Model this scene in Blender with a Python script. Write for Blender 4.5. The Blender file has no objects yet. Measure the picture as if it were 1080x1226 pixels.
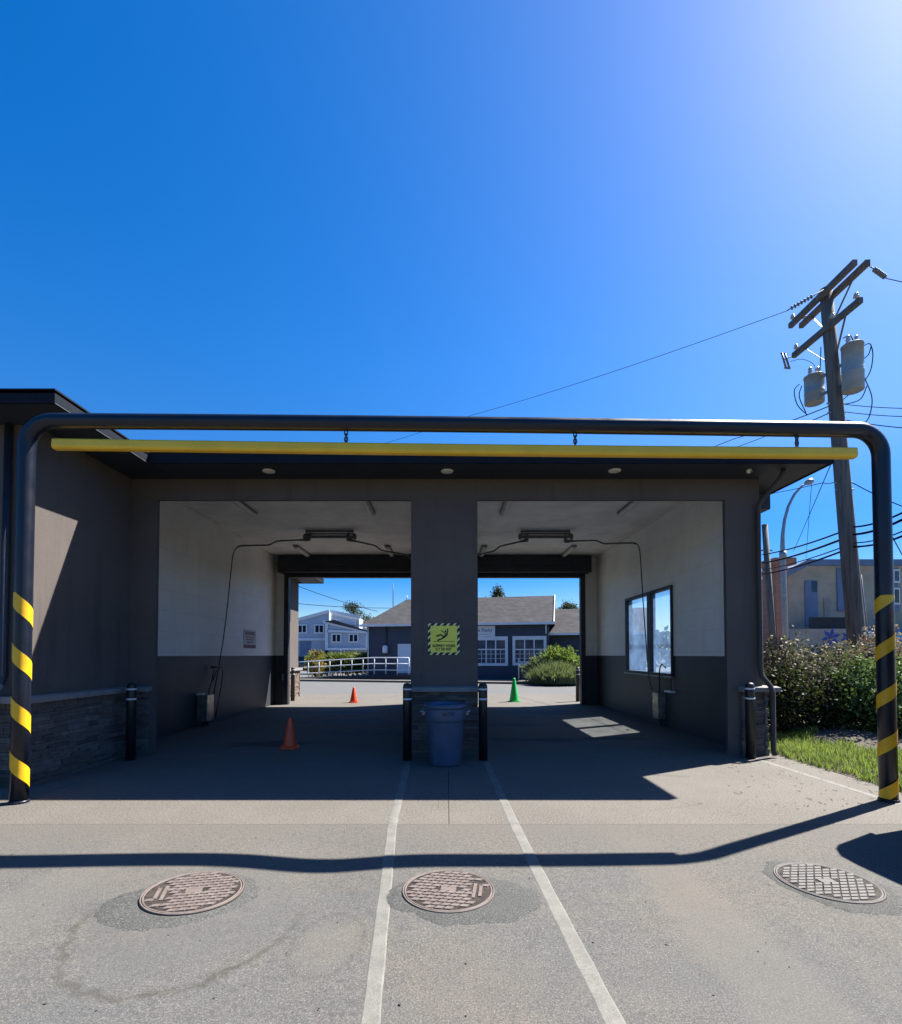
import bpy, bmesh, math, random
from mathutils import Vector, Matrix, noise as mnoise
R = math.radians
rnd = random.Random(7)
sc = bpy.context.scene
COL = sc.collection

# ------------------------------------------------------------------ camera
PITCH = R(1.5); F = 600.0; PX, PY = 535.0, 768.3; CH = 1.55
cam = bpy.data.cameras.new("camera"); co = bpy.data.objects.new("camera", cam); COL.objects.link(co)
co.location = (0, 0, CH); co.rotation_euler = (R(90) + PITCH, 0, 0)
cam.sensor_fit = 'HORIZONTAL'; cam.sensor_width = 36; cam.lens = F/1080*36
cam.shift_x = 5/1080; cam.shift_y = (PY-613)/1080
cam.clip_start = .05; cam.clip_end = 2000
sc.camera = co

def at(px, py, Y):
    """a point of the place at distance Y, measured on the photograph"""
    u, v = (px-PX)/F, (PY-py)/F
    dy, dz = math.cos(PITCH)-v*math.sin(PITCH), math.sin(PITCH)+v*math.cos(PITCH)
    k = Y/dy
    return Vector((u*k, Y, CH+dz*k))

# ------------------------------------------------------------------ sun and sky
KX, KY = .712, .388
sd = Vector((KX, KY, 1)).normalized()
sun = bpy.data.lights.new("sun", 'SUN'); so = bpy.data.objects.new("sun", sun); COL.objects.link(so)
sun.energy = 5.0; sun.angle = R(.53); sun.color = (1, .95, .87)
so.rotation_euler = sd.to_track_quat('Z', 'Y').to_euler()
so.location = (20, 10, 30)
w = bpy.data.worlds.new("World"); sc.world = w; w.use_nodes = True
wn = w.node_tree; wn.nodes.clear()
sky = wn.nodes.new("ShaderNodeTexSky"); sky.sky_type = 'NISHITA'; sky.sun_disc = False
sky.sun_elevation = math.asin(sd.z); sky.sun_rotation = math.atan2(KX, KY)
sky.altitude = 0; sky.air_density = 1.0; sky.dust_density = .48; sky.ozone_density = 3.0
hs = wn.nodes.new("ShaderNodeHueSaturation"); hs.inputs['Saturation'].default_value = 1.75
bg = wn.nodes.new("ShaderNodeBackground"); bg.inputs['Strength'].default_value = .067
wo = wn.nodes.new("ShaderNodeOutputWorld")
wn.links.new(sky.outputs[0], hs.inputs['Color']); 
tcw = wn.nodes.new("ShaderNodeTexCoord"); sxw = wn.nodes.new("ShaderNodeSeparateXYZ"); mrw = wn.nodes.new("ShaderNodeMapRange"); mxw = wn.nodes.new("ShaderNodeVectorMath"); mxw.operation = 'SCALE'
wn.links.new(tcw.outputs['Generated'], sxw.inputs[0]); wn.links.new(sxw.outputs[2], mrw.inputs[0])   # clear dry air: the horizon is less pale

mrs = wn.nodes.new("ShaderNodeMapRange"); wn.links.new(sxw.outputs[2], mrs.inputs[0]); mrs.inputs[1].default_value = 0; mrs.inputs[2].default_value = .35; mrs.inputs[3].default_value = 2.1; mrs.inputs[4].default_value = 1.43
wn.links.new(mrs.outputs[0], hs.inputs['Saturation']); mrh = wn.nodes.new('ShaderNodeMapRange'); wn.links.new(sxw.outputs[2], mrh.inputs[0]); mrh.inputs[1].default_value = 0; mrh.inputs[2].default_value = .4; mrh.inputs[3].default_value = .533; mrh.inputs[4].default_value = .508; wn.links.new(mrh.outputs[0], hs.inputs['Hue'])
mrw.inputs[1].default_value = 0; mrw.inputs[2].default_value = .5; mrw.inputs[3].default_value = .72; mrw.inputs[4].default_value = 1.0
wn.links.new(hs.outputs[0], mxw.inputs[0]); wn.links.new(mrw.outputs[0], mxw.inputs['Scale']); wn.links.new(mxw.outputs[0], bg.inputs['Color']); wn.links.new(bg.outputs[0], wo.inputs[0])
vs = sc.view_settings; vs.view_transform = 'Standard'; vs.look = 'None'; vs.gamma = 1; vs.exposure = 1.65
sc.render.engine = 'CYCLES'
cy = sc.cycles; cy.max_bounces = 8; cy.diffuse_bounces = 4; cy.glossy_bounces = 3; cy.transparent_max_bounces = 12
cy.caustics_reflective = False; cy.caustics_refractive = False; cy.use_denoising = True

# ------------------------------------------------------------------ materials
def nd(nt, t, ins=None, **at_):
    n = nt.nodes.new(t)
    for k, v in at_.items(): setattr(n, k, v)
    for k, v in (ins or {}).items():
        s = n.inputs[k]
        if isinstance(v, bpy.types.NodeSocket): nt.links.new(v, s)
        else:
            if s.type == 'RGBA' and len(v) == 3: v = (*v, 1)
            s.default_value = v
    return n
def new_mat(name):
    m = bpy.data.materials.new(name); m.use_nodes = True
    nt = m.node_tree
    return m, nt, nt.nodes['Principled BSDF']
def mathn(nt, op, a, b=0.0, clamp=False):
    return nd(nt, "ShaderNodeMath", {0: a, 1: b}, operation=op, use_clamp=clamp).outputs[0]
def mixc(nt, fac, a, b, mode='MIX'):
    n = nd(nt, "ShaderNodeMix", None, data_type='RGBA', blend_type=mode)
    for k, v in ((0, fac), (6, a), (7, b)):
        if isinstance(v, bpy.types.NodeSocket): nt.links.new(v, n.inputs[k])
        else: n.inputs[k].default_value = v if k == 0 else (*v[:3], 1)
    return n.outputs[2]
def noise(nt, vec, scale, detail=4, rough=.55):
    return nd(nt, "ShaderNodeTexNoise", {'Vector': vec, 'Scale': scale, 'Detail': detail, 'Roughness': rough}).outputs['Fac']
def maprange(nt, v, a, b, c=0.0, d=1.0, smooth=True):
    n = nd(nt, "ShaderNodeMapRange", {0: v, 1: a, 2: b, 3: c, 4: d}, interpolation_type='SMOOTHSTEP' if smooth else 'LINEAR')
    return n.outputs[0]
def pos(nt): return nd(nt, "ShaderNodeNewGeometry").outputs['Position']
def objc(nt): return nd(nt, "ShaderNodeTexCoord").outputs['Object']
def bump(nt, b, h, strength=.3, dist=.01):
    n = nd(nt, "ShaderNodeBump", {'Height': h, 'Strength': strength, 'Distance': dist})
    nt.links.new(n.outputs[0], b.inputs['Normal'])
def setc(nt, b, c):
    if isinstance(c, bpy.types.NodeSocket): nt.links.new(c, b.inputs['Base Color'])
    else: b.inputs['Base Color'].default_value = (*c[:3], 1)

def simple(name, c, rough=.6, var=.12, scale=8.0, bmp=0.0, bscale=60.0, metal=0.0, c2=None, spec=.5, coat=0.0):
    m, nt, b = new_mat(name)
    p = objc(nt)
    if c2 is None: c2 = tuple(x*(1-var*2) for x in c)
    f = maprange(nt, noise(nt, p, scale, 5, .6), .3, .7)
    setc(nt, b, mixc(nt, f, c2, c))
    r = noise(nt, p, scale*2.3, 3)
    nt.links.new(maprange(nt, r, .2, .8, max(0, rough-.1), min(1, rough+.1)), b.inputs['Roughness'])
    b.inputs['Metallic'].default_value = metal; b.inputs['Specular IOR Level'].default_value = spec
    b.inputs['Coat Weight'].default_value = coat
    if bmp: bump(nt, b, noise(nt, p, bscale, 3), bmp, .01)
    return m

def ell(nt, p, cx, cy_, rx, ry, warp=None, amt=.3):
    q = nd(nt, "ShaderNodeVectorMath", {0: p, 1: (cx, cy_, 0)}, operation='SUBTRACT').outputs[0]
    q = nd(nt, "ShaderNodeVectorMath", {0: q, 1: (1/rx, 1/ry, 0)}, operation='MULTIPLY').outputs[0]
    d = nd(nt, "ShaderNodeVectorMath", {0: q}, operation='LENGTH').outputs['Value']
    if warp is not None:
        d = mathn(nt, 'ADD', d, mathn(nt, 'MULTIPLY', mathn(nt, 'SUBTRACT', warp, .5), amt))
    return d

def asphalt_mat(name, base, warm, stains=False, speck=1.0):
    m, nt, b = new_mat(name); p = pos(nt)
    big = noise(nt, p, .7, 5, .6); mid = noise(nt, p, 5, 5, .6)
    fine = noise(nt, p, 95, 3, .75); vf = noise(nt, p, 210, 2, .7)
    c = mixc(nt, maprange(nt, big, .35, .65), base, warm)
    c = mixc(nt, maprange(nt, mid, .3, .75, 0, .45), c, tuple(x*.72 for x in base))
    sy_ = nd(nt, "ShaderNodeSeparateXYZ", {0: p}).outputs[1]
    if stains: c = mixc(nt, mathn(nt, 'MULTIPLY', maprange(nt, sy_, 3.2, 4.6), .8), c, (.108, .099, .086))
    c = mixc(nt, maprange(nt, fine, .50, .72, 0, .75*speck), c, tuple(x*1.9 for x in warm))
    c = mixc(nt, maprange(nt, fine, .50, .30, 0, .70*speck), c, tuple(x*.45 for x in base))
    c = mixc(nt, maprange(nt, vf, .50, .70, 0, .65*speck), c, tuple(x*.40 for x in base))
    c = mixc(nt, maprange(nt, vf, .46, .30, 0, .5*speck), c, tuple(x*1.9 for x in warm))
    gp = noise(nt, p, 26, 3, .7)
    c = mixc(nt, maprange(nt, gp, .52, .72, 0, .6), c, tuple(x*.6 for x in base))
    vor = nd(nt, "ShaderNodeTexVoronoi", {'Vector': p, 'Scale': 42.0}).outputs['Distance']
    pick = noise(nt, p, 9, 3)
    c = mixc(nt, mathn(nt, 'MULTIPLY', maprange(nt, vor, .05, .16, 1, 0), maprange(nt, pick, .55, .7, 0, .7)), c, tuple(x*.3 for x in base))
    if stains:
        wv = noise(nt, p, 3.2, 4, .65)
        d1 = ell(nt, p, -1.50, 3.08, .62, .76, mathn(nt, 'ADD', mathn(nt, 'MULTIPLY', wv, .6), mathn(nt, 'MULTIPLY', noise(nt, p, 11, 5, .7), .4)), .42)
        ring = mathn(nt, 'MULTIPLY', maprange(nt, d1, .94, .99), maprange(nt, d1, 1.0, 1.05, 1, 0))
        ring = mathn(nt, 'MULTIPLY', ring, mathn(nt, 'MULTIPLY', maprange(nt, noise(nt, p, 5, 2), .3, .6, .15, .6), maprange(nt, sy_, 2.9, 3.25, 1, 0)))
        c = mixc(nt, maprange(nt, d1, .7, 1.0, .35, 0), c, tuple(x*.86 for x in base))
        c = mixc(nt, ring, c, (.042, .039, .03))
        d2 = ell(nt, p, -.65, 2.77, .19, .31, wv, .35)
        c = mixc(nt, maprange(nt, d2, .5, 1.08, .3, 0), c, tuple(x*1.18 for x in warm))
        r2 = mathn(nt, 'MULTIPLY', maprange(nt, d2, .9, 1.0), maprange(nt, d2, 1.0, 1.12, .25, 0))
        c = mixc(nt, r2, c, (.055, .052, .044))
        d3 = ell(nt, p, .98, 2.1, .05, .03, wv, .5)
        c = mixc(nt, maprange(nt, d3, .6, 1.0, .8, 0), c, (.05, .047, .04))
        for (x0, wid) in ((1.55, .30), (-2.6, .35)):   # lighter wheel tracks
            d4 = ell(nt, p, x0, 2.4, wid, 2.4, wv, .5)
            c = mixc(nt, maprange(nt, d4, .5, 1.1, .3, 0), c, tuple(x*1.2 for x in warm))
    setc(nt, b, c); b.inputs['Roughness'].default_value = .88; b.inputs['Specular IOR Level'].default_value = .25
    h = mathn(nt, 'ADD', mathn(nt, 'MULTIPLY', fine, .6), vf)
    bump(nt, b, h, .55, .006)
    return m

def concrete_mat(name):
    m, nt, b = new_mat(name); p = pos(nt)
    big = noise(nt, p, .8, 6, .65); mid = noise(nt, p, 4, 5, .65); fine = noise(nt, p, 90, 3, .7); vf = noise(nt, p, 240, 2)
    c = mixc(nt, maprange(nt, big, .35, .65), (.096, .088, .076), (.120, .110, .096))
    c = mixc(nt, maprange(nt, mid, .45, .75, 0, .45), c, (.09, .08, .068))
    c = mixc(nt, maprange(nt, fine, .48, .68, 0, .75), c, (.22, .205, .18))
    c = mixc(nt, maprange(nt, fine, .5, .32, 0, .7), c, (.045, .041, .035))
    c = mixc(nt, maprange(nt, noise(nt, p, 22, 4, .7), .52, .75, 0, .45), c, (.066, .06, .051))
    g2 = noise(nt, p, 48, 3, .8)
    c = mixc(nt, maprange(nt, g2, .52, .68, 0, .6), c, (.055, .05, .043))
    c = mixc(nt, maprange(nt, g2, .48, .34, 0, .6), c, (.21, .195, .17))
    c = mixc(nt, maprange(nt, vf, .55, .75, 0, .55), c, (.05, .045, .038))
    sp = nd(nt, "ShaderNodeSeparateXYZ", {0: p})
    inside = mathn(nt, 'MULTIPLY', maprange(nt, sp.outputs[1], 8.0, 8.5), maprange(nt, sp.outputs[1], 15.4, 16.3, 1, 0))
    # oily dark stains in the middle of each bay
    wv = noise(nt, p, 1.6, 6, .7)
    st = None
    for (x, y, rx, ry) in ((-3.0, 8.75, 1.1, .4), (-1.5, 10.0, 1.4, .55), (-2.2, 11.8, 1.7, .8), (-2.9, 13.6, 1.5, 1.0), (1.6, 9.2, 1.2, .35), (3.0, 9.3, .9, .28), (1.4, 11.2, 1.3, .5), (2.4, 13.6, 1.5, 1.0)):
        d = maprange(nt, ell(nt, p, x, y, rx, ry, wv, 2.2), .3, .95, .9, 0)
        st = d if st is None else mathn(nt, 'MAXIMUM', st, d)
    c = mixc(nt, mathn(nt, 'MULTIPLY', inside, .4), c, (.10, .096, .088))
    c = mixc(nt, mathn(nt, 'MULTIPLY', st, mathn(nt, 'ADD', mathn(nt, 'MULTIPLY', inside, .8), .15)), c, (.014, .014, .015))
    # cracks / stain streaks along the joint
    cr = nd(nt, "ShaderNodeTexVoronoi", {'Vector': p, 'Scale': .55}, feature='DISTANCE_TO_EDGE').outputs['Distance']
    c = mixc(nt, mathn(nt, 'MULTIPLY', maprange(nt, cr, .0, .006, .5, 0), maprange(nt, noise(nt, p, .9, 2), .5, .6)), c, (.06, .055, .05))
    setc(nt, b, c)
    nt.links.new(maprange(nt, st, 0, .7, .88, .75), b.inputs['Roughness'])
    b.inputs['Specular IOR Level'].default_value = .3
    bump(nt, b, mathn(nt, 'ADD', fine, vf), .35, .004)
    return m

def stucco_mat(name, c1, c2):
    m, nt, b = new_mat(name); p = pos(nt)
    c = mixc(nt, maprange(nt, noise(nt, p, .9, 5, .6), .3, .7), c1, c2)
    c = mixc(nt, maprange(nt, noise(nt, p, 9, 5, .7), .5, .8, 0, .3), c, tuple(x*.8 for x in c1))
    st = nd(nt, "ShaderNodeVectorMath", {0: p, 1: (5, 5, .35)}, operation='MULTIPLY').outputs[0]
    c = mixc(nt, maprange(nt, noise(nt, st, 1.0, 5, .65), .5, .78, 0, .55), c, tuple(x*.68 for x in c1))
    sz_ = nd(nt, "ShaderNodeSeparateXYZ", {0: p}).outputs[2]
    c = mixc(nt, mathn(nt, 'MULTIPLY', maprange(nt, sz_, 1.0, 1.7, 1, 0), maprange(nt, noise(nt, p, 4, 5, .7), .4, .7, 0, .45)), c, (.125, .115, .108))
    setc(nt, b, c); b.inputs['Roughness'].default_value = .92; b.inputs['Specular IOR Level'].default_value = .2
    bump(nt, b, noise(nt, p, 70, 4, .7), .5, .006)
    return m

def lining_mat(name):   # white painted block above a charcoal painted dado
    m, nt, b = new_mat(name); p = pos(nt)
    sp = nd(nt, "ShaderNodeSeparateXYZ", {0: p})
    v = nd(nt, "ShaderNodeCombineXYZ", {0: mathn(nt, 'ADD', sp.outputs[0], sp.outputs[1]), 1: sp.outputs[2], 2: 0.0}).outputs[0]
    br = nd(nt, "ShaderNodeTexBrick", {'Vector': v, 'Scale': 1.0, 'Mortar Size': .006, 'Mortar Smooth': .5, 'Brick Width': .8, 'Row Height': .4})
    mort = br.outputs['Fac']
    n1 = noise(nt, p, 1.1, 6, .65)
    streak = nd(nt, "ShaderNodeVectorMath", {0: p, 1: (4, 4, .3)}, operation='MULTIPLY').outputs[0]
    n2 = noise(nt, streak, 1.2, 5, .65)
    wht = mixc(nt, maprange(nt, n1, .35, .7), (.78, .78, .765), (.86, .86, .85))
    wht = mixc(nt, maprange(nt, n2, .5, .8, 0, .35), wht, (.62, .61, .58))
    wht = mixc(nt, mathn(nt, 'MULTIPLY', mort, .35), wht, (.42, .42, .41))
    gr = mixc(nt, maprange(nt, n1, .35, .7), (.027, .033, .042), (.037, .044, .055))
    gr = mixc(nt, maprange(nt, n2, .5, .8, 0, .5), gr, (.06, .06, .062))
    low = maprange(nt, sp.outputs[2], .0, .5, .5, 0)
    gr = mixc(nt, mathn(nt, 'MULTIPLY', low, maprange(nt, noise(nt, p, 3, 5), .4, .7)), gr, (.055, .052, .05))
    edge = mathn(nt, 'ADD', sp.outputs[2], mathn(nt, 'MULTIPLY', noise(nt, p, 6, 2), .008))
    c = mixc(nt, maprange(nt, edge, 1.528, 1.534), gr, wht)
    setc(nt, b, c); b.inputs['Roughness'].default_value = .5
    bump(nt, b, mathn(nt, 'SUBTRACT', mathn(nt, 'MULTIPLY', noise(nt, p, 60, 3), .2), mort), .35, .006)
    return m

def stone_mat(name, cols):
    m, nt, b = new_mat(name); p = pos(nt)
    ri = nd(nt, "ShaderNodeNewGeometry").outputs['Random Per Island']
    cr = nd(nt, "ShaderNodeValToRGB", {0: ri}); e = cr.color_ramp.elements
    e[0].color = (*cols[0], 1); e[1].color = (*cols[-1], 1)
    for i, c in enumerate(cols[1:-1]):
        x = e.new((i+1)/(len(cols)-1)); x.color = (*c, 1)
    c = mixc(nt, maprange(nt, noise(nt, p, 14, 5, .7), .4, .75, 0, .6), cr.outputs[0], tuple(x*.5 for x in cols[0]))
    setc(nt, b, c); b.inputs['Roughness'].default_value = .9
    bump(nt, b, noise(nt, p, 30, 5, .7), .9, .02)
    return m

def leaf_mat(name, cols, trans=.35):
    m, nt, b = new_mat(name)
    ri = nd(nt, "ShaderNodeNewGeometry").outputs['Random Per Island']
    cr = nd(nt, "ShaderNodeValToRGB", {0: ri}); e = cr.color_ramp.elements
    e[0].color = (*cols[0], 1); e[1].color = (*cols[-1], 1)
    for i, c in enumerate(cols[1:-1]):
        x = e.new((i+1)/(len(cols)-1)); x.color = (*c, 1)
    setc(nt, b, cr.outputs[0]); b.inputs['Roughness'].default_value = .6; b.inputs['Specular IOR Level'].default_value = .25
    t = nd(nt, "ShaderNodeBsdfTranslucent", {'Color': mixc(nt, .4, cr.outputs[0], (.13, .17, .025))})
    mx = nd(nt, "ShaderNodeMixShader", {0: trans, 1: b.outputs[0], 2: t.outputs[0]})
    nt.links.new(mx.outputs[0], nt.nodes['Material Output'].inputs[0])
    return m

def stripe_mat(name, c, axis, period, c2=None, amt=.5, rough=.7, dist=.01, duty=.12):
    """siding, boards or grooves: thin dark joints along one axis"""
    m, nt, b = new_mat(name); p = objc(nt)
    sp = nd(nt, "ShaderNodeSeparateXYZ", {0: p})
    f = mathn(nt, 'FRACT', mathn(nt, 'DIVIDE', mathn(nt, 'ADD', sp.outputs[axis], 50.0), period))
    g = maprange(nt, f, 0, duty, 1, 0)
    cc = mixc(nt, maprange(nt, noise(nt, p, 1.6, 5, .6), .3, .7), tuple(x*.85 for x in c), c)
    setc(nt, b, mixc(nt, mathn(nt, 'MULTIPLY', g, amt), cc, c2 or tuple(x*.3 for x in c)))
    b.inputs['Roughness'].default_value = rough
    bump(nt, b, f, .5, dist)
    return m

def shingle_mat(name, c):
    m, nt, b = new_mat(name); p = objc(nt)
    br = nd(nt, "ShaderNodeTexBrick", {'Vector': p, 'Scale': 1.0, 'Mortar Size': .012, 'Brick Width': .33, 'Row Height': .16, 'Color1': tuple(x*.75 for x in c), 'Color2': tuple(x*1.2 for x in c), 'Mortar': tuple(x*.5 for x in c)})
    f = noise(nt, p, 1.2, 6, .7)
    cc = mixc(nt, maprange(nt, f, .4, .7, 0, .5), br.outputs['Color'], tuple(x*.65 for x in c))
    cc = mixc(nt, maprange(nt, noise(nt, p, 14, 3, .7), .5, .75, 0, .4), cc, tuple(x*1.6 for x in c))
    setc(nt, b, cc); b.inputs['Roughness'].default_value = .95; b.inputs['Specular IOR Level'].default_value = .1
    return m

def worn_paint(name, paint, under):
    m, nt, b = new_mat(name); p = pos(nt)
    f = mathn(nt, 'ADD', mathn(nt, 'MULTIPLY', noise(nt, p, 130, 3, .75), .65), mathn(nt, 'MULTIPLY', noise(nt, p, 6, 4, .7), .5))
    c = mixc(nt, maprange(nt, f, .44, .68), paint, under)
    c = mixc(nt, maprange(nt, noise(nt, p, 3, 4), .4, .7, 0, .35), c, tuple(x*.7 for x in paint))
    setc(nt, b, c); b.inputs['Roughness'].default_value = .85
    bump(nt, b, noise(nt, p, 200, 2), .4, .004)
    return m

M = {}
M['asphalt'] = asphalt_mat('weathered_asphalt', (.088, .091, .092), (.120, .108, .091), True)
M['patch'] = asphalt_mat('asphalt_patch', (.066, .068, .066), (.081, .081, .075), False, 1.7)
M['street'] = asphalt_mat('street_asphalt', (.105, .107, .108), (.118, .117, .114), False, .5)
M['concrete'] = concrete_mat('apron_concrete')
M['stucco'] = stucco_mat('taupe_stucco', (.096, .083, .077), (.112, .097, .09))
M['lining'] = lining_mat('two_tone_block')
M['ceiling'] = simple('ceiling_white', (.82, .82, .81), .6, .1, 1.5)
M['dark_trim'] = simple('charcoal_trim', (.016, .020, .030), .55, .15, 3)
M['soffit'] = stripe_mat('vented_soffit', (.022, .028, .040), 0, .1, None, .6, .6, .01, .15)
M['cap'] = simple('precast_cap', (.24, .23, .225), .85, .12, 6, .4, 60)
M['stone'] = stone_mat('ledge_stone', [(.11, .09, .08), (.16, .135, .12), (.07, .066, .066), (.19, .165, .145), (.12, .113, .11)])
M['stone_red'] = stone_mat('ledge_stone_rear', [(.14, .08, .06), (.18, .125, .1), (.11, .085, .075), (.2, .16, .125)])
M['black_paint'] = simple('black_gloss_paint', (.008, .011, .022), .36, .1, 2, spec=.4)
M['yellow_tape'] = simple('yellow_tape', (.82, .45, .008), .45, .08, 12)
M['yellow_bar'] = simple('yellow_bar_paint', (.88, .54, .03), .45, .06, 3, .05, 30)
M['fascia'] = simple('charcoal_fascia', (.014, .018, .027), .85, .1, 3, spec=.08)
M['gutter_paint'] = simple('taupe_gutter_paint', (.068, .061, .06), .7, .1, 3, spec=.2)
M['far_glass'] = simple('far_window_glass', (.012, .017, .026), .35, .1, 2, spec=.1)
M['chain'] = simple('chain_steel', (.05, .05, .055), .4, .1, 20, metal=.8)
M['bollard'] = simple('bollard_black', (.014, .016, .02), .45, .2, 6, .1, 40)
M['white_band'] = simple('reflective_band', (.7, .72, .74), .4, .1, 20)
M['can'] = simple('blue_grey_plastic', (.058, .094, .165), .5, .12, 5, .1, 50)
M['can_text'] = simple('moulded_letters', (.012, .018, .035), .5)
M['handle'] = simple('can_handle', (.3, .3, .31), .5)
M['orange'] = simple('orange_vinyl', (.75, .07, .018), .45, .06, 9)
M['orange_boosted'] = simple('orange_vinyl_boosted', (.95, .105, .03), .5, .1, 9)  # near cone: orange raised to offset the shade inside the bay
M['green_cone'] = simple('green_vinyl', (.010, .42, .08), .4, .06, 9)
M['iron'] = None
m, nt, b = new_mat('rusty_iron'); p = objc(nt); sp = nd(nt, "ShaderNodeSeparateXYZ", {0: p})
tint = mixc(nt, maprange(nt, noise(nt, p, 12, 5, .7), .35, .7), (.112, .086, .076), (.155, .127, .114))
tint = mixc(nt, maprange(nt, noise(nt, p, 90, 3, .7), .5, .75, 0, .5), tint, (.06, .042, .034))
setc(nt, b, mixc(nt, maprange(nt, sp.outputs[2], .002, .008), (.07, .057, .05), tint)); b.inputs['Roughness'].default_value = .75  # recesses darker than the lug tops: dirt, plus the lugs' shadow painted in
bump(nt, b, noise(nt, p, 120, 3), .4, .003); M['iron'] = m
M['iron_grey'] = M['iron'].copy(); M['iron_grey'].name = 'grey_iron'
for n_ in M['iron_grey'].node_tree.nodes:
    if n_.type == 'MIX' and not n_.inputs[6].is_linked and not n_.inputs[7].is_linked: n_.inputs[6].default_value = (.088, .081, .077, 1); n_.inputs[7].default_value = (.122, .115, .11, 1)
M['sign_yellow'] = simple('sign_lime', (.84, .80, .10), .45, .05, 6)
M['sign_stripe'] = simple('sign_stripe_lime', (.76, .80, .42), .45, .05, 6)
M['sign_black'] = simple('sign_black', (.012, .014, .01), .5)
M['steel'] = simple('stainless', (.45, .44, .42), .35, .25, 6, metal=.85)
M['galv'] = simple('galvanised', (.33, .34, .35), .5, .12, 8, metal=.4)
M['pipe_grey'] = simple('boom_pipe', (.14, .14, .145), .45, .15, 8, metal=.5)
M['hose'] = simple('black_hose', (.012, .012, .013), .5)
M['tube_light'] = simple('fixture_white', (.62, .62, .60), .45, .08, 4)
M['fixture_end'] = simple('fixture_grey', (.18, .18, .18), .5)
M['lamp_white'] = simple('downlight_trim', (.75, .75, .72), .4, .05)
M['white'] = simple('white_trim', (.68, .70, .74), .6, .06, 3)
M['paper'] = simple('sign_board', (.5, .5, .52), .5, .05)
M['red_print'] = simple('red_print', (.16, .03, .05), .5)
M['navy'] = stripe_mat('navy_siding', (.036, .050, .082), 2, .18, None, .5, .7, .012)
M['greyblue'] = stripe_mat('grey_blue_siding', (.40, .46, .56), 2, .2, None, .3, .7, .012)
M['shingle'] = shingle_mat('grey_shingles', (.068, .066, .069))
M['beige'] = simple('beige_stucco', (.42, .36, .28), .9, .1, 1.2)
M['beige_dark'] = simple('podium_wall', (.34, .30, .26), .9, .1, 1.2)
M['slate_panel'] = simple('slate_blue_panel', (.13, .19, .31), .6, .1, 2)
M['brick'] = None
m, nt, b = new_mat('red_brick'); p = objc(nt)
br = nd(nt, "ShaderNodeTexBrick", {'Vector': nd(nt, "ShaderNodeMapping", {'Vector': p, 'Rotation': (R(90), 0, 0)}).outputs[0], 'Scale': 4.0, 'Color1': (.34, .11, .06), 'Color2': (.44, .17, .10), 'Mortar': (.3, .25, .22), 'Mortar Size': .02})
setc(nt, b, br.outputs[0]); b.inputs['Roughness'].default_value = .9; M['brick'] = m
M['wood'] = None
m, nt, b = new_mat('weathered_pole_wood'); p = objc(nt)
q = nd(nt, "ShaderNodeVectorMath", {0: p, 1: (14, 14, .6)}, operation='MULTIPLY').outputs[0]
n1 = noise(nt, q, 1.5, 6, .7)
setc(nt, b, mixc(nt, maprange(nt, n1, .3, .7), (.085, .073, .066), (.19, .168, .15))); b.inputs['Roughness'].default_value = .9
bump(nt, b, n1, .8, .02); M['wood'] = m
M['transformer'] = simple('transformer_grey', (.34, .36, .37), .5, .1, 4)
M['porcelain'] = simple('porcelain', (.5, .5, .48), .25)
M['cable'] = simple('cable_black', (.006, .006, .007), .9, spec=.05)
M['bark'] = simple('bark', (.09, .065, .05), .9, .3, 12, .6, 40)
M['grass'] = leaf_mat('grass_blades', [(.121, .193, .034), (.211, .298, .054), (.298, .352, .088), (.175, .246, .054)], .4)
M['soil'] = None
m, nt, b = new_mat('dry_soil'); p = pos(nt)
c = mixc(nt, maprange(nt, noise(nt, p, 3, 6, .7), .35, .7), (.05, .04, .03), (.095, .08, .062))
setc(nt, b, mixc(nt, maprange(nt, noise(nt, p, 50, 4, .7), .5, .75, 0, .6), c, (.13, .115, .095))); b.inputs['Roughness'].default_value = .95
bump(nt, b, noise(nt, p, 25, 5, .7), .9, .03); M['soil'] = m
M['terrain'] = simple('grass_ground', (.05, .06, .03), .95, .25, .4)
M['rose_leaf'] = leaf_mat('rose_leaves', [(.075, .095, .04), (.17, .14, .10), (.23, .16, .125), (.11, .125, .06), (.27, .21, .175)], .25)
M['red_leaf'] = leaf_mat('reddish_leaves', [(.130, .113, .076), (.318, .188, .151), (.412, .281, .223), (.169, .169, .094)], .3)
M['green_leaf'] = leaf_mat('green_leaves', [(.040, .079, .025), (.066, .131, .040), (.119, .198, .066), (.054, .098, .031)], .3)
M['dark_leaf'] = leaf_mat('dark_leaves', [(.012, .020, .009), (.022, .034, .012), (.031, .043, .019)], .2)
M['lime_leaf'] = leaf_mat('lime_leaves', [(.102, .168, .022), (.158, .232, .038), (.075, .131, .018)], .45)
M['hedge_leaf'] = leaf_mat('hedge_leaves', [(.055, .093, .018), (.131, .168, .028), (.186, .204, .038), (.046, .075, .018)], .4)
M['yellow_leaf'] = leaf_mat('yellow_leaves', [(.304, .225, .043), (.244, .147, .035), (.139, .130, .043)], .4)
M['sage_leaf'] = leaf_mat('sage_blades', [(.084, .121, .046), (.131, .158, .075), (.158, .177, .111)], .4)
M['petal'] = simple('pale_blossom', (.26, .21, .20), .6, .1, 30)
m, nt, b = new_mat('window_film')
p = objc(nt)
lw = noise(nt, p, 2.2, 5, .65)
gl = nd(nt, "ShaderNodeBsdfGlossy", {'Roughness': .12, 'Color': (.8, .85, .9, 1)})
tr = nd(nt, "ShaderNodeBsdfTransparent", {'Color': (.88, .93, .98, 1)})
tl = nd(nt, "ShaderNodeBsdfTranslucent", {'Color': (.24, .38, .6, 1)})
m1 = nd(nt, "ShaderNodeMixShader", {0: maprange(nt, lw, .3, .7, .09, .24), 1: tr.outputs[0], 2: tl.outputs[0]})
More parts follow.
